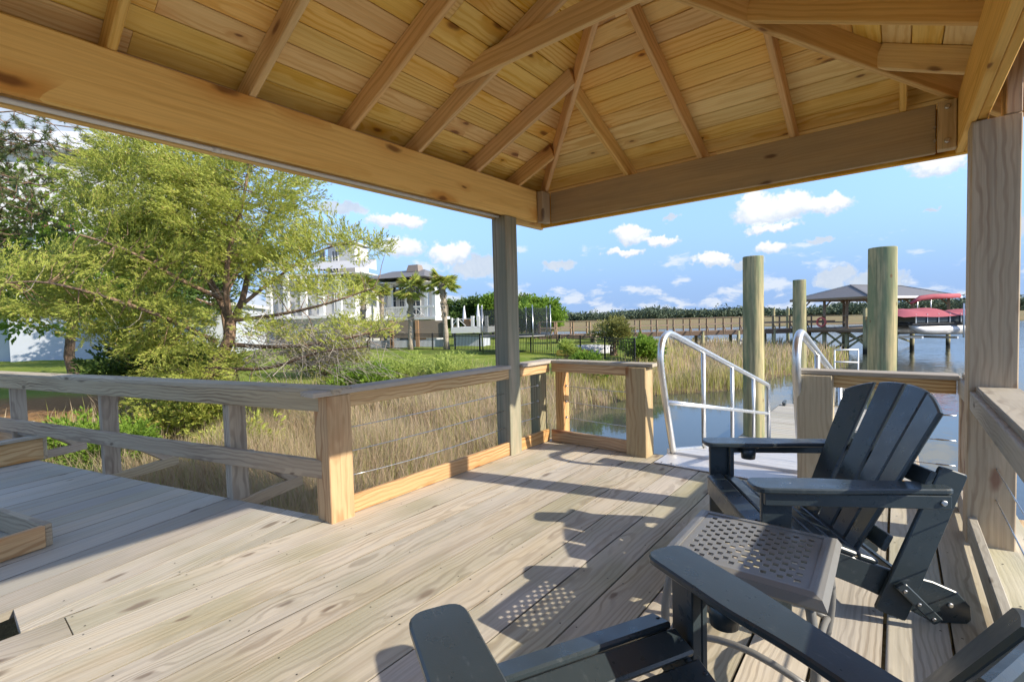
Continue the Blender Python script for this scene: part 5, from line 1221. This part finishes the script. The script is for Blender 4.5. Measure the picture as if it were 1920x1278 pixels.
# two small chairs out there
M_BLUE = plain('blue_plastic', (.02, .06, .16), .5)
for (s, t_, lb) in ((.40, .55, 'small blue chair on the boathouse deck, nearer the dock walk'), (.14, .60, 'small blue chair on the boathouse deck, nearer the boat')):
    q = rp(s, t_, .14); c_ = thing('deck_chair', tuple(q), lb, 'chair', 'blue chairs in the boathouse')
    MB().bar(q + [0, 0, .38] - a1 * .28, q + [0, 0, .34] + a1 * .28, .55, .05).obj('seat', M_BLUE, c_)
    MB().bar(q + [0, 0, .35] + a2 * .25, q + [0, 0, .98] + a2 * .5, .58, .05, tuple(a1)).obj('backrest', M_BLUE, c_)
    for sg in (-1, 1):
        MB().bar(q + a1 * .28 * sg - a2 * .25, q + a1 * .28 * sg - a2 * .25 + [0, 0, .56], .05, .09).obj('leg', M_BLUE, c_); MB().bar(q + a1 * .3 * sg - a2 * .3 + [0, 0, .57], q + a1 * .3 * sg + a2 * .4 + [0, 0, .57], .12, .03).obj('arm', M_BLUE, c_)
rg_ = thing('life_ring', tuple(rp(.60, .03, .62)), 'red and white life ring hanging on the boathouse rail', 'life ring')
c = rp(.60, .02, .62); MB().tube([c + a1 * .3 * math.cos(a) + np.array([0, 0, .3 * math.sin(a)]) for a in np.linspace(0, math.tau, 21)], .07, 8).obj('ring', plain('red_ring', (.55, .12, .10), .5), rg_, None, True)
# pontoon boat on its lift
M_RED = plain('faded_red_canvas', (.37, .10, .115), .85, 0, .2, .12, 1.5, .4, 8)
bp = pd(1745, 630, 29.5); fb = Facade(1745, 630, 29.5, R(8)); bo_ = thing('pontoon_boat', tuple(bp), 'pontoon boat under a red cover raised on a lift beside the boathouse', 'boat')
u0, z0 = fb.uz(1703, 620); u1, _ = fb.uz(1870, 620); zt0 = fb.uz(1745, 609)[1]; rt_ = .33
for t_ in (0, -1.9):
    pts = [fb.pt(u0 - .0, zt0 + .12, t_), fb.pt(u0 + .35, zt0 - .10, t_), fb.pt(u0 + .9, zt0 - .26, t_), fb.pt(u0 + 1.6, zt0 - .30, t_), fb.pt(u1, zt0 - .30, t_)]
    MB().tube(pts, [.05, .20, .30, .33, .33], 16).obj('pontoon', M_ALUP, bo_, None, True)
mm = MB(); fb.ubox(mm, u0 - .1, zt0 + .02, u1, zt0 + .14, -2.3, .35, .02); mm.obj('boat_deck', M_BLACK, bo_)
mm = MB(); fb.ubox(mm, u0 + .3, zt0 + .15, u1, zt0 + .62, -2.1, .2, .03); mm.obj('side_fence', M_CHAIR, bo_)
for k in range(7): mm = MB(); fb.ubox(mm, u0 + .25 + k * .8, zt0 + .14, u0 + .29 + k * .8, zt0 + .7, .21, .26, .004); mm.obj('fence_post', M_ALU, bo_)
V = []; nU, nT = 26, 9
for i in range(nU):
    s = i / (nU - 1); u = u0 - .75 + (u1 - u0 + .8) * s; zz = zt0 + .60 + .36 * min(1, s * 5) ** .6 * (1 + .22 * math.sin(s * 19) * (s > .1)) + .12 * math.sin(s * 7)
    for j_ in range(nT):
        a = j_ / (nT - 1); t_ = .42 - 2.9 * a; V.append(fb.pt(u, zt0 + .52 + (zz - zt0 - .52) * math.sin(math.pi * min(max(a, .0), 1)) ** .5 + .03 * math.sin(9 * a + 14 * s), t_))
mesh_obj('cover', V, [(i * nT + j_, (i + 1) * nT + j_, (i + 1) * nT + j_ + 1, i * nT + j_ + 1) for i in range(nU - 1) for j_ in range(nT - 1)], M_RED, bo_, None, True)
ub0, zb0 = fb.uz(1737, 566); ub1, zb1 = fb.uz(1830, 553)
MB().tube([fb.pt(ub0, zb0 - .02, -1), fb.pt(ub0 + .7, zb1 - .08, -1), fb.pt(ub0 + 1.6, zb1, -1), fb.pt(ub1, zb1 + .02, -1)], [.06, .16, .17, .15], 10).obj('folded_canopy', M_RED, bo_, None, True)
for u in (ub0 + .5, ub0 + 1.5): MB().tube([fb.pt(u, zt0 + .6, -1), fb.pt(u, zb1 - .1, -1)], .025, 6).obj('canopy_pole', M_ALU, bo_, None, True)
lf = thing('boat_lift', tuple(fb.pt(u0, -1, .6)), 'timber boat lift with cradle beams and white guide pole', 'boat lift')
for (x, t_) in ((1692, -2.6), (1758, -2.8), (1803, .8), (1733, -2.7)):
    u, _ = fb.uz(x, 600); zt_ = fb.uz(x, 556 if x > 1795 else 575)[1]; q = fb.pt(u, 0, t_)
    MB().tube([(q[0], q[1], -3.2), (q[0], q[1], zt_)], .14, 12).obj('lift_pile', M_PILE, lf, None, True)
for x in (1715, 1780):
    u, z = fb.uz(x, 632); MB().bar(fb.pt(u, z, -2.6), fb.pt(u, z, .5), .12, .14).obj('cradle_beam', M_ALU, lf)
u, z = fb.uz(1789, 632); _, zt_ = fb.uz(1789, 569); MB().tube([fb.pt(u, z, .55), fb.pt(u, zt_, .55)], .045, 8).obj('guide_pole', M_WHITE, lf, None, True)
# outer mooring piles and a low float on the far side of the marsh
for (x, yt, d, lb) in ((1450, 577, 44, 'thin distant mooring pile behind the dock walk rail'), (1477, 577.5, 44, 'second thin distant mooring pile, nearer the boathouse')):
    q = pd(x, yt, d); piling('mooring_pile', (q[0], q[1]), .14, -3, q[2], lb)
lo_ = thing('low_float', tuple(pz(1340, 640, ZW + .3)), 'low pale float moored below the distant dock walk', 'float')
qa, qb = pz(1285, 641, ZW + .35), pz(1400, 636, ZW + .35); board('deck', qa, qb, 1.6, .12, M_ALUP, lo_); board('float_body', qa + [0, 0, -.22], qb + [0, 0, -.22], 1.4, .28, M_WHITE, lo_)
js = thing('covered_jet_ski', tuple(pz(1308, 634, ZW + .42)), 'dark covered jet ski parked on the low float', 'jet ski'); c = (qa * .75 + qb * .25); uu = unit(qb - qa)
MB().tube([c + uu * s + [0, 0, .16 + h] for s, h in ((-.9, .05), (-.5, .14), (0, .22), (.5, .2), (.95, .05))], [.12, .27, .30, .26, .06], 10).obj('body', M_CHAIR, js, None, True)
MB().bar(c + uu * .35 + [0, 0, .42], c + uu * .15 + [0, 0, .72], .3, .12).obj('handlebar', M_CHAIR, js)
